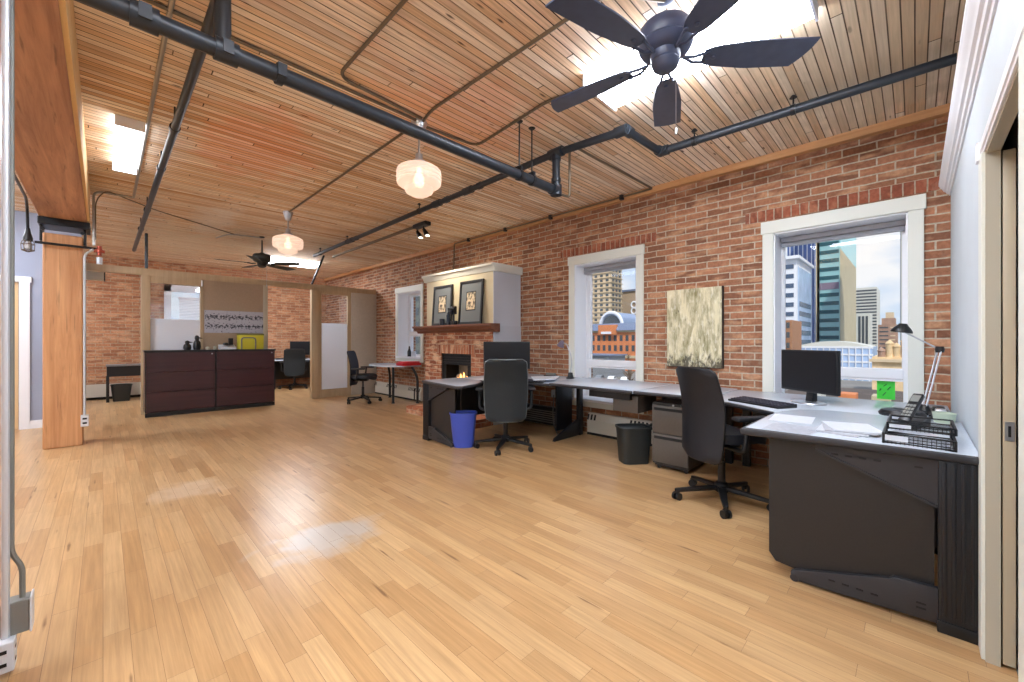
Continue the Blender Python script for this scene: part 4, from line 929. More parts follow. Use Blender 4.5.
for k in range(4):
    a = math.radians(-8 + 9 * k); cx, cy = 2.64 + 0.015 * k, 0.27 - 0.014 * k
    pts = [(cx + u * math.cos(a) - v * math.sin(a), cy + u * math.sin(a) + v * math.cos(a)) for u, v in ((-0.13, -0.1), (0.13, -0.1), (0.13, 0.1), (-0.13, 0.1))]
    sheet('magazine', ['bottom magazine of the fanned stack beside the wire tray', 'second lowest magazine of the fanned stack', 'second magazine from the top of the fanned stack', 'topmost pale magazine of the fanned stack'][k], 'magazine', pts, 0.7455 + 0.0045 * k, 0.004, ['print', 'paper', 'print', 'paper'][k], 'fanned magazines on the desk')
# letter trays in black wire mesh: two tiers
def tray(label, x0, x1, y0, y1, z0, h):
    cx, cy = (x0 + x1) / 2, (y0 + y1) / 2; hx, hy = (x1 - x0) / 2, (y1 - y0) / 2
    t = thing('letter_tray', label, 'letter tray', (cx, cy, z0), 0, 'stacked wire letter trays')
    f = MB(); r = 0.005
    for zz in (0.005, h): f.tube([(-hx, -hy, zz), (hx, -hy, zz), (hx, hy, zz), (-hx, hy, zz)], r, 6, closed=True)
    for px, py in ((-hx, -hy), (-hx, hy), (hx, hy), (hx, -hy)): f.cyl((px, py, 0), (px, py, h), r, n=6)
    f.build('frame', 'black', t)
    m_ = MB()
    for k in range(1, 16): yy = -hy + 2 * hy * k / 16; m_.box(-hx - 0.001, -hx + 0.001, yy - 0.001, yy + 0.001, 0, h)
    for k in range(1, 11): xx = -hx + 2 * hx * k / 11; m_.box(xx - 0.001, xx + 0.001, hy - 0.001, hy + 0.001, 0, h).box(xx - 0.001, xx + 0.001, -hy - 0.001, -hy + 0.001, 0, h).box(xx - 0.001, xx + 0.001, -hy, hy, 0.002, 0.004)
    for k in range(1, 3):
        zz = h * k / 3; m_.box(-hx - 0.001, -hx + 0.001, -hy, hy, zz - 0.001, zz + 0.001)
    m_.build('wire_mesh', 'black', t, 0)
    MB().box(-hx - 0.006, -hx - 0.004, hy * 0.28, hy * 0.95, h * 0.35, h * 0.9).build('label_holder', 'paper', t, 0)
tray('lower black wire letter tray on the desk corner', 2.45, 2.73, -0.118, 0.10, 0.747, 0.042)
tray('upper black wire letter tray set back over the lower one', 2.58, 2.86, -0.125, 0.09, 0.791, 0.028)
t = thing('desk_phone', 'black cordless phone leaning in its stand behind the wire trays', 'phone', (3.02, 0.02, 0.745), math.radians(-20))
MB().prism([(-0.08, 0.0), (0.10, 0.0), (0.10, 0.05), (0.0, 0.03), (-0.08, 0.015)], 'y', -0.05, 0.05, bev=0.004).build('cradle', 'black', t)
hs = MB().box(-0.11, 0.11, -0.024, 0.024, -0.012, 0.014, 0.008, Matrix.Translation((0.02, 0, 0.095)) @ Matrix.Rotation(-0.65, 4, 'Y')).build('handset', 'charcoal2', t)
MB().box(0.04, 0.09, -0.017, 0.017, 0.014, 0.016, 0, Matrix.Translation((0.02, 0, 0.095)) @ Matrix.Rotation(-0.65, 4, 'Y')).build('display', 'grey_box', hs, 0)
kk = MB()
for r in range(4):
    for c in range(3): kk.box(-0.08 + r * 0.026, -0.062 + r * 0.026, -0.018 + c * 0.013, -0.008 + c * 0.013, 0.014, 0.0165, 0, Matrix.Translation((0.02, 0, 0.095)) @ Matrix.Rotation(-0.65, 4, 'Y'))
kk.build('keypad', 'grey_box', hs, 0)
t = thing('speakerphone', 'flat round black speakerphone on the corner desk near the lamp', 'speakerphone', (3.62, 0.06, 0.72))
MB().lathe([(0.0, 0.0), (0.11, 0.0), (0.115, 0.015), (0.10, 0.035), (0.06, 0.045), (0, 0.046)], n=32).build('body', 'black', t)
MB().lathe([(0.0, 0.045), (0.04, 0.0455), (0.042, 0.048), (0, 0.049)], n=24).build('grille', 'charcoal2', t)
t = thing('pot', 'small pale green pot against the white wall behind the wire trays', 'pot', (3.30, -0.115, 0.745))
MB().lathe([(0.0, 0.0), (0.04, 0.0), (0.048, 0.05), (0.05, 0.055), (0.044, 0.056), (0.04, 0.01), (0, 0.01)], n=22).build('body', mat('pale_green_pot', (176, 190, 170), 0.4), t)
t = thing('cable_bundle', 'tangle of dark cables and plugs in the desk corner by the wall', 'cable', (3.75, -0.11, 0.72))
cb = MB(); random.seed(5)
for k in range(5):
    cb.tube(bend([(random.uniform(-0.25, 0.3), random.uniform(-0.05, 0.05), 0.008 + 0.012 * random.random()) for _ in range(6)], 0.08, 5), 0.006, 6)
cb.build('cables', 'black', t)
MB().box(-0.05, 0.02, -0.03, 0.02, 0.0, 0.05, 0.008).build('adapter', 'silver', t); MB().box(0.12, 0.2, -0.03, 0.03, 0.0, 0.045, 0.006).build('adapter', 'black', t)
# desk lamps
def spring_lamp(name, label, base, elbow, head, hdir, rod):
    t = thing(name, label, 'desk lamp', base)
    e = Vector(elbow) - Vector(base); h = Vector(head) - Vector(base); hd = Vector(hdir).normalized()
    MB().lathe([(0.0, 0.0), (0.075, 0.0), (0.075, 0.012), (0.03, 0.022), (0.018, 0.06), (0.0, 0.06)], n=24).build('base', 'black', t)
    side = e.cross(Vector((0, 0, 1))); side = side.normalized() * 0.016 if side.length > 1e-4 else Vector((0.016, 0, 0))
    MB().tube([Vector((0, 0, 0.05)) + side, e + side], 0.005, 8).tube([Vector((0, 0, 0.05)) - side, e - side], 0.005, 8).build('lower_arm', rod, t)
    jt = MB().lathe([(0.0, -0.02), (0.02, -0.02), (0.024, 0.0), (0.02, 0.02), (0, 0.02)], tuple(e), 14); jt.build('joint', 'black', t)
    MB().tube([e, h], 0.005, 8).build('upper_arm', rod, t)
    q = Vector((0, 0, 1)).rotation_difference(-hd).to_matrix().to_4x4()
    MB().lathe([(0.0, 0.05), (0.02, 0.05), (0.03, 0.035), (0.045, 0.018), (0.056, 0.0), (0.058, -0.012), (0.052, -0.012), (0.036, 0.01), (0, 0.015)], n=24, mtx=Matrix.Translation(h) @ q).build('lamp_head', 'black', t)
    return t
spring_lamp('desk_lamp', 'adjustable desk lamp with silver double arm and dark head at the wall end', (3.83, -0.045, 0.72), (3.87, -0.115, 1.145), (3.87, 0.065, 1.27), (0.0, 0.15, -1), 'silver')
# left desk lamp: gooseneck
t = thing('desk_lamp', 'small gooseneck desk lamp beside the left frame of the narrower window', 'desk lamp', (4.20, 3.12, 0.722))
MB().lathe([(0.0, 0.0), (0.055, 0.0), (0.055, 0.01), (0.04, 0.016), (0.028, 0.075), (0.0, 0.08)], n=22).build('base', 'black', t)
gp = bend([(0, 0, 0.07), (0.0, -0.03, 0.25), (0.0, 0.06, 0.44), (-0.01, 0.12, 0.46)], 0.2, 10)
MB().tube(gp, 0.007, 10).build('gooseneck', 'silver', t)
MB().lathe([(0.0, 0.03), (0.02, 0.03), (0.03, 0.01), (0.05, -0.05), (0.046, -0.05), (0.02, 0.01), (0, 0.015)], n=20, mtx=Matrix.Translation((-0.01, 0.13, 0.455)) @ Matrix.Rotation(0.5, 4, 'X')).build('lamp_head', mat('purple_grey', (110, 100, 120), 0.4, 0.3), t)
# left desk things
keyboard('keyboard', 'grey keyboard with papers on the corner desk, right of the big monitor chair', 3.47, 3.22, 0.722, math.radians(30))
sheet('document_stack', 'pale stack of documents on the corner desk before the window lamp', 'papers', [(3.42, 3.17 - 0.12), (3.70, 2.96), (4.02, 3.16), (3.72, 3.36)], 0.752, 0.012, 'paper')
t = thing('phone', 'small dark phone and charger pair by the gooseneck lamp', 'phone', (4.12, 3.38, 0.722))
MB().box(-0.05, 0.05, -0.08, 0.08, 0.0, 0.035, 0.008).build('body', 'black', t); MB().box(-0.02, 0.03, -0.07, 0.07, 0.035, 0.06, 0.008).build('handset', 'grey_box', t)
t = thing('cable', 'grey power cable hanging from the wall box under the corner desk', 'cable', (4.40, 3.55, 0))
MB().box(0.0, 0.06, -0.05, 0.05, 0.42, 0.52, 0.005).build('wall_box', 'plug_white', t, 0)
MB().tube(bend([(0.0, 0.0, 0.45), (-0.05, -0.02, 0.2), (-0.12, -0.1, 0.05), (-0.3, -0.3, 0.008)], 0.15, 8), 0.008, 8).build('cord', 'grey_box', t)
# floor clutter under right desk
t = thing('power_strip', 'white power strip with cables on the floor below the corner desk', 'power strip', (3.95, 0.55, 0))
MB().box(-0.04, 0.04, -0.2, 0.2, 0, 0.045, 0.006).build('body', 'plug_white', t)
cb = MB(); random.seed(9)
for k in range(5): cb.tube(bend([(random.uniform(-0.3, 0.1), random.uniform(-0.3, 0.3), 0.05 + 0.03 * random.random()), (random.uniform(-0.3, 0.1), random.uniform(-0.3, 0.3), 0.02), (random.uniform(-0.2, 0.2), random.uniform(-0.2, 0.2), 0.2), (0.3, random.uniform(-0.3, 0.3), 0.5)], 0.1, 5), 0.006, 6)
cb.build('cords', 'black', t)

# ------------------------------------------------------------------ things on the walls
t = thing('painting', 'cream and olive abstract canvas with dark splashes hanging between the windows', 'painting', (4.45, 1.68, 1.335))
m, tt, n, b = nmat('abstract_canvas')
co = n.new('ShaderNodeTexCoord'); mp = n.new('ShaderNodeMapping'); mp.inputs['Scale'].default_value = (1, 9, 2.2); tt.links.new(co.outputs['Object'], mp.inputs[0])
z1 = n.new('ShaderNodeTexNoise'); z1.inputs['Scale'].default_value = 1.6; z1.inputs['Detail'].default_value = 9; z1.inputs['Roughness'].default_value = 0.7; tt.links.new(mp.outputs[0], z1.inputs['Vector'])
col = ramp2(tt, n, z1.outputs['Fac'], 0.36, lin(136, 128, 88), 0.58, lin(222, 214, 180))
mp2 = n.new('ShaderNodeMapping'); mp2.inputs['Scale'].default_value = (1, 14, 5); tt.links.new(co.outputs['Object'], mp2.inputs[0])
z2 = n.new('ShaderNodeTexNoise'); z2.inputs['Scale'].default_value = 1.5; z2.inputs['Detail'].default_value = 8; z2.inputs['Roughness'].default_value = 0.75; tt.links.new(mp2.outputs[0], z2.inputs['Vector'])
sp = n.new('ShaderNodeSeparateXYZ'); tt.links.new(co.outputs['Object'], sp.inputs[0])
low = ramp2(tt, n, sp.outputs[2], 0.0, BLACK, 1.0, BLACK)
mr = n.new('ShaderNodeMapRange'); mr.inputs[1].default_value = -0.22; mr.inputs[2].default_value = -0.36; tt.links.new(sp.outputs[2], mr.inputs[0])
ml = n.new('ShaderNodeMath'); ml.operation = 'MULTIPLY_ADD'; ml.inputs[1].default_value = 0.2; tt.links.new(mr.outputs[0], ml.inputs[0]); tt.links.new(z2.outputs['Fac'], ml.inputs[2])
col = mixrgb(tt, n, ramp2(tt, n, ml.outputs[0], 0.60, BLACK, 0.70, (0.9, 0.9, 0.9, 1)), col, lin(64, 58, 44))
z3 = n.new('ShaderNodeTexNoise'); z3.inputs['Scale'].default_value = 2.4; z3.inputs['Detail'].default_value = 7; tt.links.new(mp2.outputs[0], z3.inputs['Vector'])
col = mixrgb(tt, n, ramp2(tt, n, z3.outputs['Fac'], 0.56, BLACK, 0.66, (0.55, 0.55, 0.55, 1)), col, lin(238, 234, 214))
tt.links.new(col, b.inputs['Base Color']); b.inputs['Roughness'].default_value = 0.7
MB().box(-0.02, 0.028, -0.285, 0.285, -0.41, 0.425, 0.003).build('canvas', m, t, 0)
MB().box(-0.018, 0.029, -0.292, -0.2855, -0.417, 0.427).box(-0.018, 0.029, -0.285, 0.285, -0.417, -0.411).build('canvas_edge', 'black', t, 0)
# framed pictures leaning on the mantel
def framed(label, y0, y1, z0, z1):
    cy = (y0 + y1) / 2; hw = (y1 - y0) / 2; hh = (z1 - z0) / 2
    t = thing('framed_picture', label, 'picture', (3.862, cy, z0), 0, 'framed pictures on the mantel', rot=(0, math.radians(4.0), 0))
    f = 0.035
    MB().box(-0.02, 0.008, -hw, -hw + f, 0, 2 * hh, 0.003).box(-0.02, 0.008, hw - f, hw, 0, 2 * hh, 0.003).box(-0.02, 0.008, -hw + f, hw - f, 0, f, 0.003).box(-0.02, 0.008, -hw + f, hw - f, 2 * hh - f, 2 * hh, 0.003).build('frame', 'black', t, 0)
    MB().box(-0.006, 0.006, -hw + f, hw - f, f, 2 * hh - f).build('mat_board', 'mat_board', t, 0)
    MB().box(-0.0075, -0.006, -hw * 0.42, hw * 0.42, hh * 0.62, hh * 1.5).build('mat_border', 'black', t, 0)
    m, tt, n, b = nmat('old_print')
    co = n.new('ShaderNodeTexCoord'); z_ = n.new('ShaderNodeTexNoise'); z_.inputs['Scale'].default_value = 16; z_.inputs['Detail'].default_value = 5; tt.links.new(co.outputs['Object'], z_.inputs['Vector'])
    tt.links.new(ramp2(tt, n, z_.outputs['Fac'], 0.42, lin(90, 84, 70), 0.56, lin(222, 206, 172)), b.inputs['Base Color'])
    MB().box(-0.0088, -0.0075, -hw * 0.36, hw * 0.36, hh * 0.67, hh * 1.45).build('print', m, t, 0)
framed('black framed print leaning on the mantel, nearer the narrow window behind the table', 5.19, 5.70, 1.452, 2.10)
framed('black framed print leaning on the mantel, at the end nearer the big monitor', 4.45, 4.99, 1.452, 2.11)
t = thing('camera', 'old black camera on a stand between the two mantel pictures', 'camera', (3.815, 5.055, 1.452))
MB().box(-0.03, 0.04, -0.05, 0.05, 0.0, 0.06, 0.006).box(-0.03, 0.03, -0.045, 0.045, 0.16, 0.285, 0.01).box(-0.01, 0.01, -0.01, 0.01, 0.06, 0.16).build('body', 'black', t)
MB().cyl((-0.03, 0, 0.22), (-0.08, 0, 0.22), 0.035, 0.03, 18).build('lens', 'charcoal2', t)
t = thing('bottle', 'dark bottle beside the old camera on the mantel', 'bottle', (3.815, 5.185, 1.452))
MB().lathe([(0.0, 0), (0.036, 0), (0.038, 0.01), (0.038, 0.15), (0.028, 0.18), (0.013, 0.20), (0.013, 0.25), (0.016, 0.25), (0.016, 0.262), (0, 0.262)], n=20).build('glass', mat('dark_glass', (34, 40, 52), 0.15), t)
t = thing('candle_cup', 'short dark cup on the mantel before the leaning print', 'cup', (3.812, 5.36, 1.452))
MB().lathe([(0.0, 0), (0.04, 0), (0.042, 0.10), (0.036, 0.10), (0.035, 0.02), (0, 0.02)], n=20).build('body', mat('dark_cup', (40, 46, 60), 0.3), t)
# red case and wall table
t = thing('wall_table', 'small grey oval-ended table with black curved legs below the far window', 'table', (4.10, 7.53, 0))
pts = [(4.39, 6.86), (4.39, 8.13)] + [(4.10 + 0.36 * math.cos(a), 7.52 + 0.62 * math.sin(a)) for a in [math.radians(q) for q in range(100, 261, 10)]]
part('tabletop', MB().prism(pts, 'z', 0.70, 0.73, bev=0.004), 'desk_top', t)
for (x, y_, dx, dy) in ((3.93, 7.12, 0.0, -0.0), (4.28, 6.86, 0.0, -0.04), (4.30, 7.9, 0, 0.03)):
    part('leg', MB().tube(bend([(x - 0.06 if dy else x, y_ + (0.06 if dy < 0 else -0.0), 0.70), (x, y_ + dy, 0.5), (x, y_ + dy, 0.0)], 0.2, 8), 0.024, 12).lathe([(0, 0), (0.035, 0), (0.03, 0.02), (0, 0.025)], (x, y_ + dy, 0), 14), 'black', t)
t = thing('storage_case', 'red flat storage case lying on the small wall table', 'case', (4.17, 6.96, 0.73))
MB().box(-0.2, 0.2, -0.13, 0.13, 0.0, 0.05, 0.008).build('body', 'red', t); MB().box(-0.17, 0.18, -0.11, 0.12, 0.05, 0.075, 0.006).build('lid', mat('red_lid', (210, 60, 70), 0.35), t)
t = thing('bottle', 'dark bottle on the sill of the window behind the wall table', 'bottle', (4.57, 7.60, 0.872))
MB().lathe([(0.0, 0), (0.04, 0), (0.042, 0.1), (0.02, 0.16), (0.014, 0.22), (0, 0.22)], n=18).build('glass', 'charcoal2', t)
t = thing('jar', 'pale jar beside the dark bottle on the window sill', 'jar', (4.56, 7.40, 0.872))
MB().lathe([(0.0, 0), (0.045, 0), (0.045, 0.09), (0.035, 0.1), (0.035, 0.12), (0, 0.12)], n=18).build('body', 'paper', t)
sheet('sticky_note', 'bright green paper stuck inside the lower pane of the large window', 'note', [(4.736, 0.12), (4.739, 0.12), (4.739, 0.235), (4.736, 0.235)], 0.70, 0.165, 'green_note')
t = thing('sticker', 'dark squiggle marks on the green paper', 'marks', (4.735, 0.178, 0.78))
k = MB()
for (a, c_) in (((-0.03, 0.03), (-0.01, 0.0)), ((0.0, -0.02), (0.02, -0.05)), ((-0.005, 0.05), (0.015, 0.03)), ((0.03, 0.01), (0.04, -0.01))): k.tube([(0, a[0], a[1]), (0, c_[0], c_[1])], 0.004, 6)
bpy.data.objects.remove(t); mk_ = k.build('note_marks', mat('dark_green_ink', (20, 90, 40), 0.6), bpy.data.objects['sticky_note']); mk_.location = Vector((4.7345, 0.178, 0.78)) - bpy.data.objects['sticky_note'].location

# baseboard heaters
def heater(label, x, y0, y1, axis='y', z=0.02, h=0.25):
    L_ = y1 - y0
    t = thing('baseboard_heater', label, 'heater', (x, y0, 0), 0 if axis == 'y' else -PI / 2, 'white baseboard heaters')
    # local: runs along +Y, front faces -X
    MB().prism([(0.0, z), (0.0, z + h * 0.66), (0.03, z + h), (0.065, z + h), (0.065, z)], 'y', 0, L_).build('cover', 'heater', t, 0)
    s = MB()
    k = int(L_ / 0.05)
    for q in range(k):
        if (q // 9) % 2 == 0: s.prism([(0.0015, z + h * 0.68), (0.0, z + h * 0.68), (0.024, z + h * 0.95), (0.0255, z + h * 0.95)], 'y', 0.05 + q * 0.05, 0.075 + q * 0.05)
    s.build('grille', 'slot', t, 0)
    MB().box(-0.002, 0.066, 0.20, 0.25, z, z + h * 0.9).box(-0.004, 0.0, 0, L_, 0.0, z + 0.012).build('end_band', 'slot', t, 0)
heater('white baseboard heater under the narrower window, behind the black bin', 4.40, 1.93, 3.0)
t = thing('floor_heater', 'dark grey slotted heater low on the brick under the corner desk', 'heater', (4.38, 3.32, 0), 0)
MB().box(0.0, 0.09, 0, 0.85, 0.03, 0.27, 0.006).build('cover', 'charcoal2', t)
for q in range(6): MB().box(-0.002, 0.002, 0.05, 0.80, 0.06 + q * 0.03, 0.072 + q * 0.03).build('louvre', 'grey_box', t, 0)
heater('white baseboard heater along the brick behind the small wall table', 4.40, 6.9, 8.8)
heater('white baseboard heater at the foot of the far brick wall', -1.2, FAR - 0.075, FAR - 0.075 + 2.6, 'x', 0.06, 0.26)

# ------------------------------------------------------------------ reception
def lateral_file(label, x0, x1, y0, y1):
    t = thing('lateral_file', label, 'filing cabinet', ((x0 + x1) / 2, (y0 + y1) / 2, 0), 0, 'mahogany lateral files forming the reception counter')
    part('body', MB().box(x0, x1, y0 + 0.02, y1, 0.07, 1.02).box(x0 + 0.02, x1 - 0.02, y0 + 0.04, y1, 0.0, 0.07), 'mahogany', t, 0)
    part('plinth', MB().box(x0, x1, y0, y0 + 0.03, 0.0, 0.065), 'black', t, 0)
    for k in range(3):
        part('drawer', MB().box(x0 + 0.012, x1 - 0.012, y0 - 0.004, y0 + 0.02, 0.078 + k * 0.315, 0.385 + k * 0.315, 0.003), 'mahogany', t, 0)
    part('edge_frame', MB().box(x0, x0 + 0.01, y0, y0 + 0.02, 0.07, 1.02).box(x1 - 0.01, x1, y0, y0 + 0.02, 0.07, 1.02).box(x0, x1, y0, y0 + 0.02, 1.01, 1.02), 'black', t, 0)
    part('lock', MB().cyl((x1 - 0.05, y0 - 0.008, 0.985), (x1 - 0.05, y0, 0.985), 0.012, n=12), 'silver', t)
lateral_file('dark mahogany three-drawer lateral file standing by the tan partition post', 0.462, 1.362, 8.52, 8.88)
lateral_file('dark mahogany three-drawer lateral file at the doorway end of the counter', 1.366, 2.268, 8.52, 8.88)
t = thing('counter_slab', 'black worktop slab across both mahogany files', 'worktop', (1.365, 8.70, 1.02)); MB().box(-0.915, 0.915, -0.195, 0.185, 0, 0.03, 0.004).build('slab', 'dark_top', t, 0)
MB().box(-0.915, 0.915, -0.197, -0.19, 0.002, 0.028).build('edge', 'black', t, 0)
def penguin(label, x, h):
    t = thing('figurine', label, 'figurine', (x, 8.70, 1.05), 0, 'small dark figurines on the counter')
    MB().lathe([(0.0, 0), (0.05, 0.0), (0.062, h * 0.2), (0.055, h * 0.5), (0.03, h * 0.66), (0.036, h * 0.8), (0.028, h * 0.95), (0, h)], n=18, sx=0.9).cyl((0.02, 0, h * 0.82), (0.075, 0, h * 0.78), 0.014, 0.003, 8).build('body', 'black', t)
penguin('shorter dark bird figurine on the counter before the frosted pane', 1.0, 0.16); penguin('taller dark bird figurine on the counter, next to the fabric panel', 1.13, 0.25)
tag(MB().lathe([(0, 0), (0.03, 0), (0.035, 0.04), (0.0, 0.06)], n=12).build('trinket', 'beige', loc=(1.28, 8.70, 1.05)), 'squat pale trinket on the counter near the taller bird figurine', 'trinket')
tag(MB().lathe([(0, 0), (0.02, 0), (0.025, 0.05), (0.0, 0.07)], n=12).build('trinket', 'beige', loc=(1.38, 8.70, 1.05)), 'slim pale trinket on the counter near the desk phone', 'trinket')
t = thing('desk_phone', 'white and black desk phone on the reception counter', 'phone', (1.56, 8.70, 1.05))
MB().prism([(-0.09, 0.0), (0.09, 0.0), (0.09, 0.09), (-0.09, 0.03)], 'x', -0.12, 0.12, bev=0.006).build('body', 'plug_white', t)
MB().box(-0.05, 0.0, -0.09, 0.09, 0.07, 0.12, 0.01, Matrix.Rotation(0.0, 4, 'X')).box(0.02, 0.09, 0.0, 0.05, 0.08, 0.2, 0.006).build('handset', 'black', t)
t = thing('document_box', 'bright yellow document box on the counter beside the phone', 'box', (1.93, 8.74, 1.05))
MB().box(-0.20, 0.20, -0.05, 0.10, 0.0, 0.28, 0.006).build('body', 'yellow', t); MB().box(-0.205, 0.205, -0.055, 0.105, 0.255, 0.285, 0.004).build('rim', mat('olive_rim', (120, 120, 60), 0.6), t)
MB().tube(bend([(-0.16, -0.075, 0.0), (-0.16, -0.075, 0.21), (0.06, -0.075, 0.21), (0.06, -0.075, 0.0)], 0.05, 6), 0.012, 8).build('handle', 'grey_box', t)
t = thing('wall_poster', 'wide black and white skyline poster on the taupe fabric panel', 'poster', (1.725, 8.905, 1.335))
m, tt, n, b = nmat('skyline_poster'); co = n.new('ShaderNodeTexCoord'); sp = n.new('ShaderNodeSeparateXYZ'); tt.links.new(co.outputs['Object'], sp.inputs[0])
mp = n.new('ShaderNodeMapping'); mp.inputs['Scale'].default_value = (26, 1, 40); tt.links.new(co.outputs['Object'], mp.inputs[0])
z_ = n.new('ShaderNodeTexNoise'); z_.inputs['Scale'].default_value = 1.0; z_.inputs['Detail'].default_value = 5; tt.links.new(mp.outputs[0], z_.inputs['Vector'])
wv = n.new('ShaderNodeMath'); wv.operation = 'SINE'; ms = n.new('ShaderNodeMath'); ms.operation = 'MULTIPLY'; ms.inputs[1].default_value = 38.0; tt.links.new(sp.outputs[2], ms.inputs[0]); ph = n.new('ShaderNodeMath'); ph.operation = 'ADD'; ph.inputs[1].default_value = -3.5; tt.links.new(ms.outputs[0], ph.inputs[0]); tt.links.new(ph.outputs[0], wv.inputs[0])
ma = n.new('ShaderNodeMath'); ma.operation = 'MULTIPLY_ADD'; ma.inputs[1].default_value = 0.10; tt.links.new(wv.outputs[0], ma.inputs[0]); tt.links.new(z_.outputs['Fac'], ma.inputs[2])
tt.links.new(ramp2(tt, n, ma.outputs[0], 0.52, lin(176, 178, 190), 0.62, lin(52, 54, 66)), b.inputs['Base Color']); b.inputs['Roughness'].default_value = 0.4
MB().box(-0.455, 0.455, -0.004, 0.004, 0.02, 0.405).build('print', m, t, 0); MB().box(-0.465, 0.465, 0.0, 0.005, 0.01, 0.415).build('border', 'print', t, 0)
# far office desk and side table
t = thing('desk', 'pale desk in the far office seen through the doorway', 'desk', (3.75, 11.5, 0))
part('desktop', top([(2.95, 11.2), (4.4, 11.2), (4.4, 11.86), (2.95, 11.86)], 0.73), 'desk_top', t)
for x in (3.0, 4.33): part('leg', MB().box(x - 0.03, x + 0.03, 11.3, 11.8, 0, 0.70), 'charcoal2', t, 0)
part('modesty_panel', MB().box(3.05, 4.3, 11.75, 11.77, 0.2, 0.7), 'charcoal', t, 0)
keyboard('keyboard', 'pale lit keyboard on the far office desk', 3.3, 11.45, 0.73, math.radians(80))
t = thing('side_table', 'small black side table with deep apron near the far brick wall', 'table', (0.40, 11.35, 0))
MB().box(-0.36, 0.36, -0.2, 0.2, 0.70, 0.73, 0.004).build('tabletop', mat('pale_rim_top', (120, 120, 122), 0.4), t, 0)
MB().box(-0.35, 0.35, -0.19, 0.19, 0.5, 0.70).build('apron', 'black', t, 0)
for sx in (-0.335, 0.335):
    for sy in (-0.17, 0.17): MB().box(sx - 0.022, sx + 0.022, sy - 0.022, sy + 0.022, 0, 0.5).build('leg', 'black', t, 0)
t = thing('wall_unit', 'small beige cover box under the header close to the timber post', 'cover', (-0.10, 9.05, 2.20))
MB().box(-0.12, 0.11, -0.05, 0.1, -0.05, 0.075, 0.004).build('body', 'beige', t, 0); MB().box(0.11, 0.125, -0.05, 0.1, -0.055, 0.075, 0.003).build('cap', 'black', t, 0)

# ------------------------------------------------------------------ the city outside
GZ = -10.0
struct('ground_outside', MB().box(8, 900, -500, 900, GZ - 0.5, GZ), mat('asphalt', (128, 126, 122), 0.9, var=0.12, vscale=0.15))
def tower(name, label, x, y0, y1, depth, top, m_, group=None, z0=None):
    """front face at x looking back at the room; children are added in room coordinates"""
    t = thing(name, label, 'building', (x + depth / 2, (y0 + y1) / 2, GZ), 0, group)
    part('walls', MB().box(x, x + depth, y0, y1, GZ if z0 is None else z0, top), m_, t, 0)
    return t
def bands(t, nm, m_, x, y0, y1, zs, h, sidex=None, proud=0.15):
    for z in zs:
        mb = MB().box(x - proud, x + 0.2, y0, y1, z, z + h)
        if sidex: mb.box(sidex[0], sidex[1], sidex[2] - proud, sidex[2] + 0.2, z, z + h)
        part(nm, mb, m_, t, 0)
def grid(t, m_, x, ys, zs, wy, hz, proud=0.12, nm='window'):
    proto = None
    for z in zs:
        for y_ in ys:
            if proto is None: proto = part(nm, MB().box(x - proud, x + 0.2, y_ - wy / 2, y_ + wy / 2, z, z + hz), m_, t, 0); p0 = (y_, z)
            else:
                o = proto.copy(); COL.objects.link(o); o.parent = t; o.location = (0, y_ - p0[0], z - p0[1])
def gridy(t, m_, y_, xs, zs, wx, hz, proud=0.12):
    proto = None
    for z in zs:
        for x in xs:
            if proto is None: proto = part('window', MB().box(x - wx / 2, x + wx / 2, y_ - proud, y_ + 0.2, z, z + hz), m_, t, 0); p0 = (x, z)
            else:
                o = proto.copy(); COL.objects.link(o); o.parent = t; o.location = (x - p0[0], 0, z - p0[1])
def fr(a, b_, n): return [a + (b_ - a) * i / max(1, n - 1) for i in range(n)]
C = {}
C['white_clad'] = mat('white_cladding', (226, 230, 238), 0.6); C['sky_glass'] = mat('pale_blue_glass', (168, 192, 226), 0.25, var=0.2, vscale=0.15)
C['dk_glass'] = mat('slate_glass', (74, 92, 118), 0.25); C['navy_glass'] = mat('navy_glass', (84, 106, 160), 0.25, var=0.35, vscale=0.12, stretch=(1, 1, 0.3))
C['teal'] = mat('teal_cladding', (140, 186, 188), 0.35); C['teal_dk'] = mat('teal_dark_glass', (30, 78, 86), 0.25); C['tan'] = mat('tan_concrete', (190, 178, 148), 0.85, var=0.06, vscale=0.2)
C['aqua'] = mat('aqua_glass', (150, 214, 214), 0.25); C['stone'] = mat('pale_stone', (206, 206, 198), 0.8); C['dark_win'] = mat('dark_window', (72, 78, 84), 0.3)
C['brown'] = mat('brown_tower', (166, 134, 116), 0.8, var=0.15, vscale=0.3); C['beige_c'] = mat('beige_concrete', (206, 186, 156), 0.8, var=0.05, vscale=0.2)
C['orange'] = mat('orange_brick', (208, 130, 84), 0.85, var=0.1, vscale=0.5); C['slate'] = mat('slate_roof', (112, 124, 150), 0.5); C['silver_roof'] = mat('silver_roof', (150, 166, 196), 0.35, 0.3)
C['taupe_w'] = mat('taupe_wall', (158, 140, 118), 0.85); C['sand'] = mat('sandstone', (220, 192, 150), 0.85, var=0.2, vscale=0.6); C['mauve'] = mat('mauve_spandrel', (120, 104, 122), 0.6)
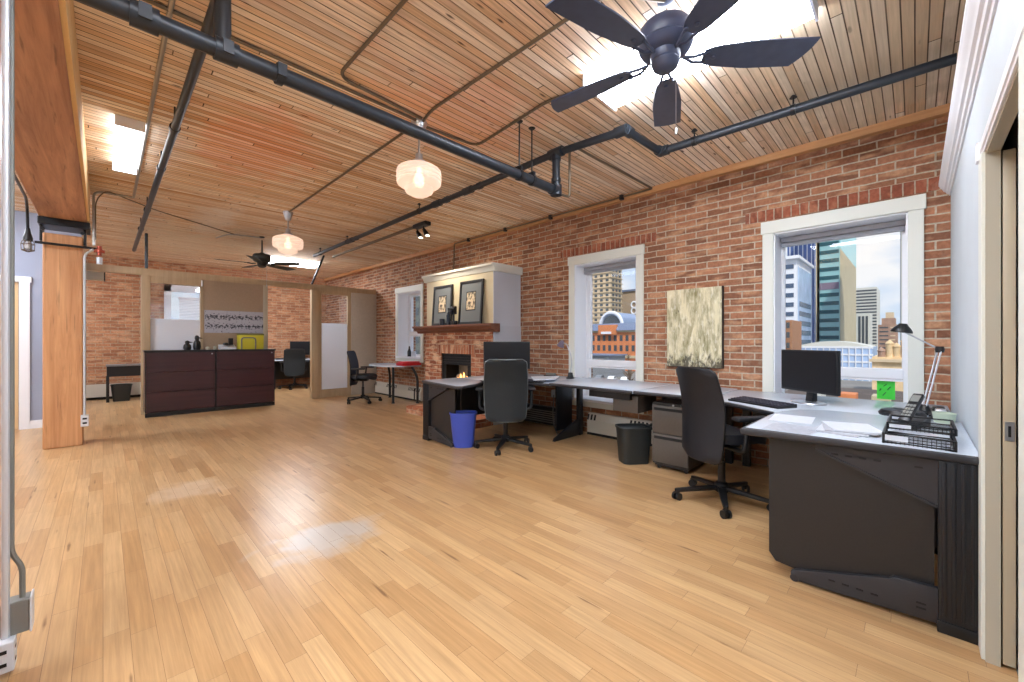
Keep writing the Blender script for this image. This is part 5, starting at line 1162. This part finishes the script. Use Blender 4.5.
# seen through the wide window
t = tower('office_tower', 'white clad office tower with ribbon windows at the left of the wide window view', 190, 32.6, 44, 30, 33.5, C['white_clad'])
part('side_glazing', MB().box(192, 219.5, 32.45, 32.7, GZ, 30.5), C['sky_glass'], t, 0)
part('parapet', MB().box(188.5, 221, 31.6, 45, 33.2, 34.4), C['white_clad'], t, 0)
bands(t, 'window_band', C['dk_glass'], 190, 33.6, 43.5, fr(-4, 29.5, 10), 1.7)
for z in fr(-4, 15, 6): part('side_band', MB().box(194, 218, 32.3, 32.6, z, z + 1.9), C['dk_glass'], t, 0)
t = tower('office_tower', 'tall navy glass tower rising behind the white clad one', 330, 47, 62, 35, 120, C['navy_glass'])
for k, y_ in enumerate(fr(48.5, 60.5, 6)): part('fin', MB().box(329.6, 330.2, y_ - 0.25, y_ + 0.25, GZ, 120), C['white_clad'], t, 0)
t = tower('office_tower', 'slim pale blue glass tower between the white and the teal towers', 300, 36.4, 42.0, 25, 95, C['sky_glass'])
for z in fr(0, 90, 14): part('floor_band', MB().box(299.8, 300.2, 36.4, 42.0, z, z + 1.2), C['dk_glass'], t, 0)
t = tower('office_tower', 'tall teal banded tower with a tan concrete flank in the wide window', 240, 24.7, 33.2, 72, 95, C['teal'])
bands(t, 'window_band', C['teal_dk'], 240, 25.0, 32.2, [z for z in fr(-6, 66, 19) if abs(z - 26) > 2], 1.75)
part('mechanical_band', MB().box(239.8, 240.2, 25.0, 32.2, 25.4, 28.6), C['mauve'], t, 0)
part('concrete_flank', MB().box(240.5, 311.5, 24.5, 24.8, GZ, 44), C['tan'], t, 0)
part('glass_flank', MB().box(240.5, 311.5, 24.5, 24.8, 44.0, 95), C['aqua'], t, 0)
part('corner_strip', MB().box(240, 240.6, 32.2, 33.6, GZ, 95), C['tan'], t, 0)
t = tower('office_tower', 'pale horizontally striped tower against the sky in the wide window', 420, 20.8, 36, 40, 43, C['stone'])
bands(t, 'window_band', C['dark_win'], 420, 21.0, 35.8, fr(-6, 40, 20), 1.15)
t = tower('office_block', 'short block with dark vertical window slits before the striped tower', 330, 19.5, 26.5, 20, 18.4, C['stone'])
for y_ in (21.0, 22.7, 24.4): part('window_slit', MB().box(329.8, 330.2, y_ - 0.55, y_ + 0.55, GZ, 16.5), C['dark_win'], t, 0)
t = tower('apartment_tower', 'brown stepped apartment tower right of the striped tower', 380, 8.5, 18.3, 20, 12.5, C['brown'])
part('crown_step', MB().box(381, 399, 9.5, 16.5, 12.5, 17), C['brown'], t, 0); part('crown_step', MB().box(382, 398, 10.5, 14.5, 17, 21), C['beige_c'], t, 0)
bands(t, 'balcony_band', C['beige_c'], 380, 9.5, 12, fr(-4, 10, 6), 0.9); bands(t, 'window_band', C['dark_win'], 380, 13, 17.6, fr(-4, 10, 6), 0.9)
t = tower('house_block', 'small orange-brown block low at the left edge of the wide window', 120, 21.6, 27, 12, 6.4, mat('brown_brick', (164, 118, 86), 0.85, var=0.1, vscale=0.5))
grid(t, C['dark_win'], 120, (22.4, 23.8, 25.2), (-6, -3.2, -0.6, 2.0, 4.4), 0.7, 1.4)
t = tower('glass_pavilion', 'low blue glazed building below the towers in the wide window', 150, 8.4, 26, 20, -0.4, C['sky_glass'])
bands(t, 'white_band', C['white_clad'], 150, 8.2, 26, fr(-9, -0.9, 5), 0.5)
for y_ in fr(9, 25, 12): part('mullion', MB().box(149.75, 150.2, y_ - 0.12, y_ + 0.12, GZ, -0.4), C['white_clad'], t, 0)
part('arched_roof', MB().prism([(26 - 17.6 * q / 12, -0.4 + 1.6 * math.sin(PI * q / 12)) for q in range(13)], 'x', 150, 168), C['stone'], t, 0)
t = tower('office_tower', 'plain grey ribbed tower at the right edge of the wide window view', 200, -4.0, 3.75, 20, 70, mat('grey_rib', (150, 156, 162), 0.7, var=0.06, vscale=1.5, stretch=(1, 1, 0.05)))
for q in fr(-3.6, 3.4, 12): part('rib', MB().box(199.7, 200.1, q - 0.08, q + 0.08, GZ, 70), C['stone'], t, 0)
t = tower('stone_hall', 'sandy low building with stone turrets at the right of the wide window', 110, 0.2, 6.2, 16, -2.0, C['sand'])
for y_, h in ((1.4, 1.6), (2.6, 0.6), (3.6, 1.2), (4.8, -0.3)): part('turret', MB().lathe([(0.0, -3), (0.6, -3), (0.6, h - 0.6), (0.75, h - 0.5), (0.35, h), (0, h + 0.3)], (110.8, y_, 0), 10), C['sand'] if h > 0 else C['brown'], t)
part('cornice', MB().box(109.4, 110.4, -0.2, 6.6, -3.0, -2.4), C['beige_c'], t, 0)
t = tower('parking_block', 'flat dark roofed block just below the wide window', 60, -1.0, 14, 25, -6.4, mat('dark_brown_roof', (92, 80, 72), 0.85, var=0.3, vscale=0.4))
grid(t, C['dark_win'], 60, fr(0, 13, 8), (-9.2, -7.8), 1.0, 0.9)
for y_, m_ in ((2.0, C['tan']), (5.0, C['orange']), (8.2, C['stone'])): part('roof_unit', MB().box(63, 66, y_, y_ + 1.6, -6.4, -5.2), m_, t, 0)
# seen through the narrower window
t = tower('apartment_tower', 'beige concrete tower with a grid of windows in the narrower window', 230, 139, 161, 14, 66, C['beige_c'])
grid(t, C['dark_win'], 230, fr(141.5, 158.5, 5), fr(8, 59, 17), 2.0, 1.5)
for k, z in enumerate(fr(8, 62, 18)): part('floor_ledge', MB().box(229.4, 245, 138.4, 161, z - 0.75, z - 0.45), C['beige_c'], t, 0)
gt = [z for z in fr(8, 59, 17)]
for z in gt: part('side_window', MB().box(232, 234.4, 138.8, 139.2, z, z + 1.5).box(236, 238.4, 138.8, 139.2, z, z + 1.5).box(240, 242.4, 138.8, 139.2, z, z + 1.5), C['dark_win'], t, 0)
t = tower('hotel_building', 'taupe building with a pale round emblem, right in the narrower window', 260, 125, 150, 25, 36.6, C['taupe_w'])
part('parapet', MB().box(259, 286, 124, 151, 36.0, 37.2), C['slate'], t, 0)
e = MB()
for zz in (22.2, 26.4):
    e.tube([(259.6, 138.5 + 1.9 * math.cos(q * PI / 10), zz + 2.1 * math.sin(q * PI / 10)) for q in range(20)], 0.55, 6, closed=True)
part('emblem', e, C['white_clad'], t)
t = tower('office_tower', 'dark tower peeking at the right edge of the narrower window', 330, 150, 166, 20, 90, C['tan'])
bands(t, 'window_band', C['dark_win'], 330, 150.2, 165.8, fr(20, 86, 16), 1.8)
t = thing('arched_hall', 'silver barrel-roofed hall with a white arched rim in the narrower window', 'building', (159, 92, GZ))
arc = [(92.0 + 5.6 * math.cos(PI * q / 16), 7.6 + 6.0 * math.sin(PI * q / 16)) for q in range(17)]
part('walls', MB().box(153, 169, 86.6, 97.4, GZ, 7.7), C['taupe_w'], t, 0)
part('barrel_roof', MB().prism(arc, 'x', 153, 169), C['silver_roof'], t, 0)
part('arched_rim', MB().tube([(152.7, 92.0 + 5.3 * math.cos(PI * q / 16), 7.6 + 5.7 * math.sin(PI * q / 16)) for q in range(17)], 0.75, 6), C['white_clad'], t)
part('fan_window', MB().prism([(92.0 + 4.2 * math.cos(PI * q / 16), 7.8 + 4.4 * math.sin(PI * q / 16)) for q in range(17)], 'x', 152.8, 153.3), C['dark_win'], t, 0)
t = tower('market_building', 'long orange brick building with a slate roof in the narrower window', 138, 62, 108, 12, 5.2, C['orange'])
part('roof', MB().prism([(136.8, 5.2), (150.5, 5.2), (148, 8.0), (139, 8.0)], 'y', 61, 109), C['slate'], t, 0)
part('gable', MB().box(136.5, 139, 80.4, 88.0, 3.6, 7.4), C['orange'], t, 0); part('sign_board', MB().box(136.3, 136.6, 82.2, 86.6, 3.9, 4.8), C['white_clad'], t, 0)
grid(t, C['dark_win'], 138, fr(64, 106, 18), (-2.6, 1.2), 1.2, 2.2)
part('cornice', MB().box(137.5, 138.1, 62, 108, 4.5, 5.2), C['tan'], t, 0); part('base_course', MB().box(137.6, 138.1, 62, 108, -5.2, -4.2), C['tan'], t, 0)
t = tower('low_shed', 'grey ribbed low shed before the orange brick building', 108, 66, 84, 10, -3.4, mat('ribbed_grey', (134, 138, 144), 0.7, var=0.15, vscale=1, stretch=(0.2, 0.2, 3)))
part('roof', MB().box(107.5, 118.5, 65.5, 84.5, -3.4, -3.0), C['slate'], t, 0)
# parked cars and bare trees
cm = [mat('car_white', (232, 234, 236), 0.3), mat('car_grey', (130, 134, 140), 0.3), mat('car_dark', (60, 62, 68), 0.3)]
glass_dk = C['dark_win']
def car(label, x, y_, rz, m_):
    t = thing('car', label, 'car', (x, y_, GZ), rz, 'cars in the lot outside')
    MB().prism([(-2.2, 0.35), (-2.25, 0.75), (-1.5, 0.95), (-0.8, 1.42), (0.9, 1.42), (1.6, 0.95), (2.2, 0.85), (2.25, 0.35)], 'y', -0.85, 0.85, bev=0.08).build('body', m_, t)
    MB().prism([(-1.3, 0.97), (-0.75, 1.36), (0.85, 1.36), (1.4, 0.97)], 'y', -0.87, 0.87).build('windows', glass_dk, t, 0)
    for sx in (-1.4, 1.4):
        for sy in (-0.8, 0.8): MB().cyl((sx, sy - 0.1, 0.33), (sx, sy + 0.1, 0.33), 0.33, n=12).build('wheel', 'black', t)
    return t
random.seed(3)
rows = [(100.0, [56, 60, 64, 68, 72, 76]), (88.0, [47, 51, 55, 59, 63])]
names = ['white', 'grey', 'dark']
for r, (x, ys) in enumerate(rows):
    for i, y_ in enumerate(ys):
        k = (0, 0, 1, 0, 2, 0)[(i + r) % 6]
        car('%s car in the outdoor lot, %s row, %s from its near end' % (names[k], ('back', 'front')[r], ('first', 'second', 'third', 'fourth', 'fifth', 'sixth')[i]), x, y_, math.radians(15), cm[k])
def bare_tree(label, x, y_, h):
    t = thing('tree', label, 'tree', (x, y_, GZ), 0, 'thin street trees outside')
    tk = MB().tube([(0, 0, 0), (0.1, 0, h * 0.4), (0, 0.1, h * 0.8)], 0.16, 8, r1=0.05)
    tk.build('trunk', mat('bark', (96, 82, 70), 0.9), t)
    br = MB()
    for k in range(46):
        z = h * random.uniform(0.35, 0.85); a = random.uniform(0, 2 * PI); l = random.uniform(0.8, 2.0) * (1.15 - z / h)
        p = Vector((0, 0, z)); q = p + Vector((math.cos(a) * l, math.sin(a) * l, l * random.uniform(0.5, 1.2))); br.tube([p, q], 0.05, 5, r1=0.02)
        for s_ in range(3):
            b2 = a + random.uniform(-1, 1); u = p.lerp(q, random.uniform(0.4, 1)); br.tube([u, u + Vector((math.cos(b2), math.sin(b2), 0.8)) * l * 0.5], 0.03, 4, r1=0.012)
    br.build('branches', mat('twigs', (118, 100, 82), 0.9), t, 0)
for i, (x, y_, h) in enumerate(((120, 66, 8), (122, 74, 7), (118, 60, 8), (70, 38, 6), (95, 52, 5))):
    bare_tree('thin bare tree in the street, ' + ('by the orange building middle', 'by the orange building far end', 'by the orange building near end', 'closest to the narrower window', 'between the parked car rows')[i], x, y_, h)
t = tower('brick_house', 'dark brick building close by, seen through the far window', 60, 70, 118, 20, 16, mat('grey_green_wall', (104, 108, 102), 0.8, var=0.2, vscale=0.5))
grid(t, C['dark_win'], 60, fr(74, 114, 10), fr(-7, 12, 6), 2.2, 2.0)
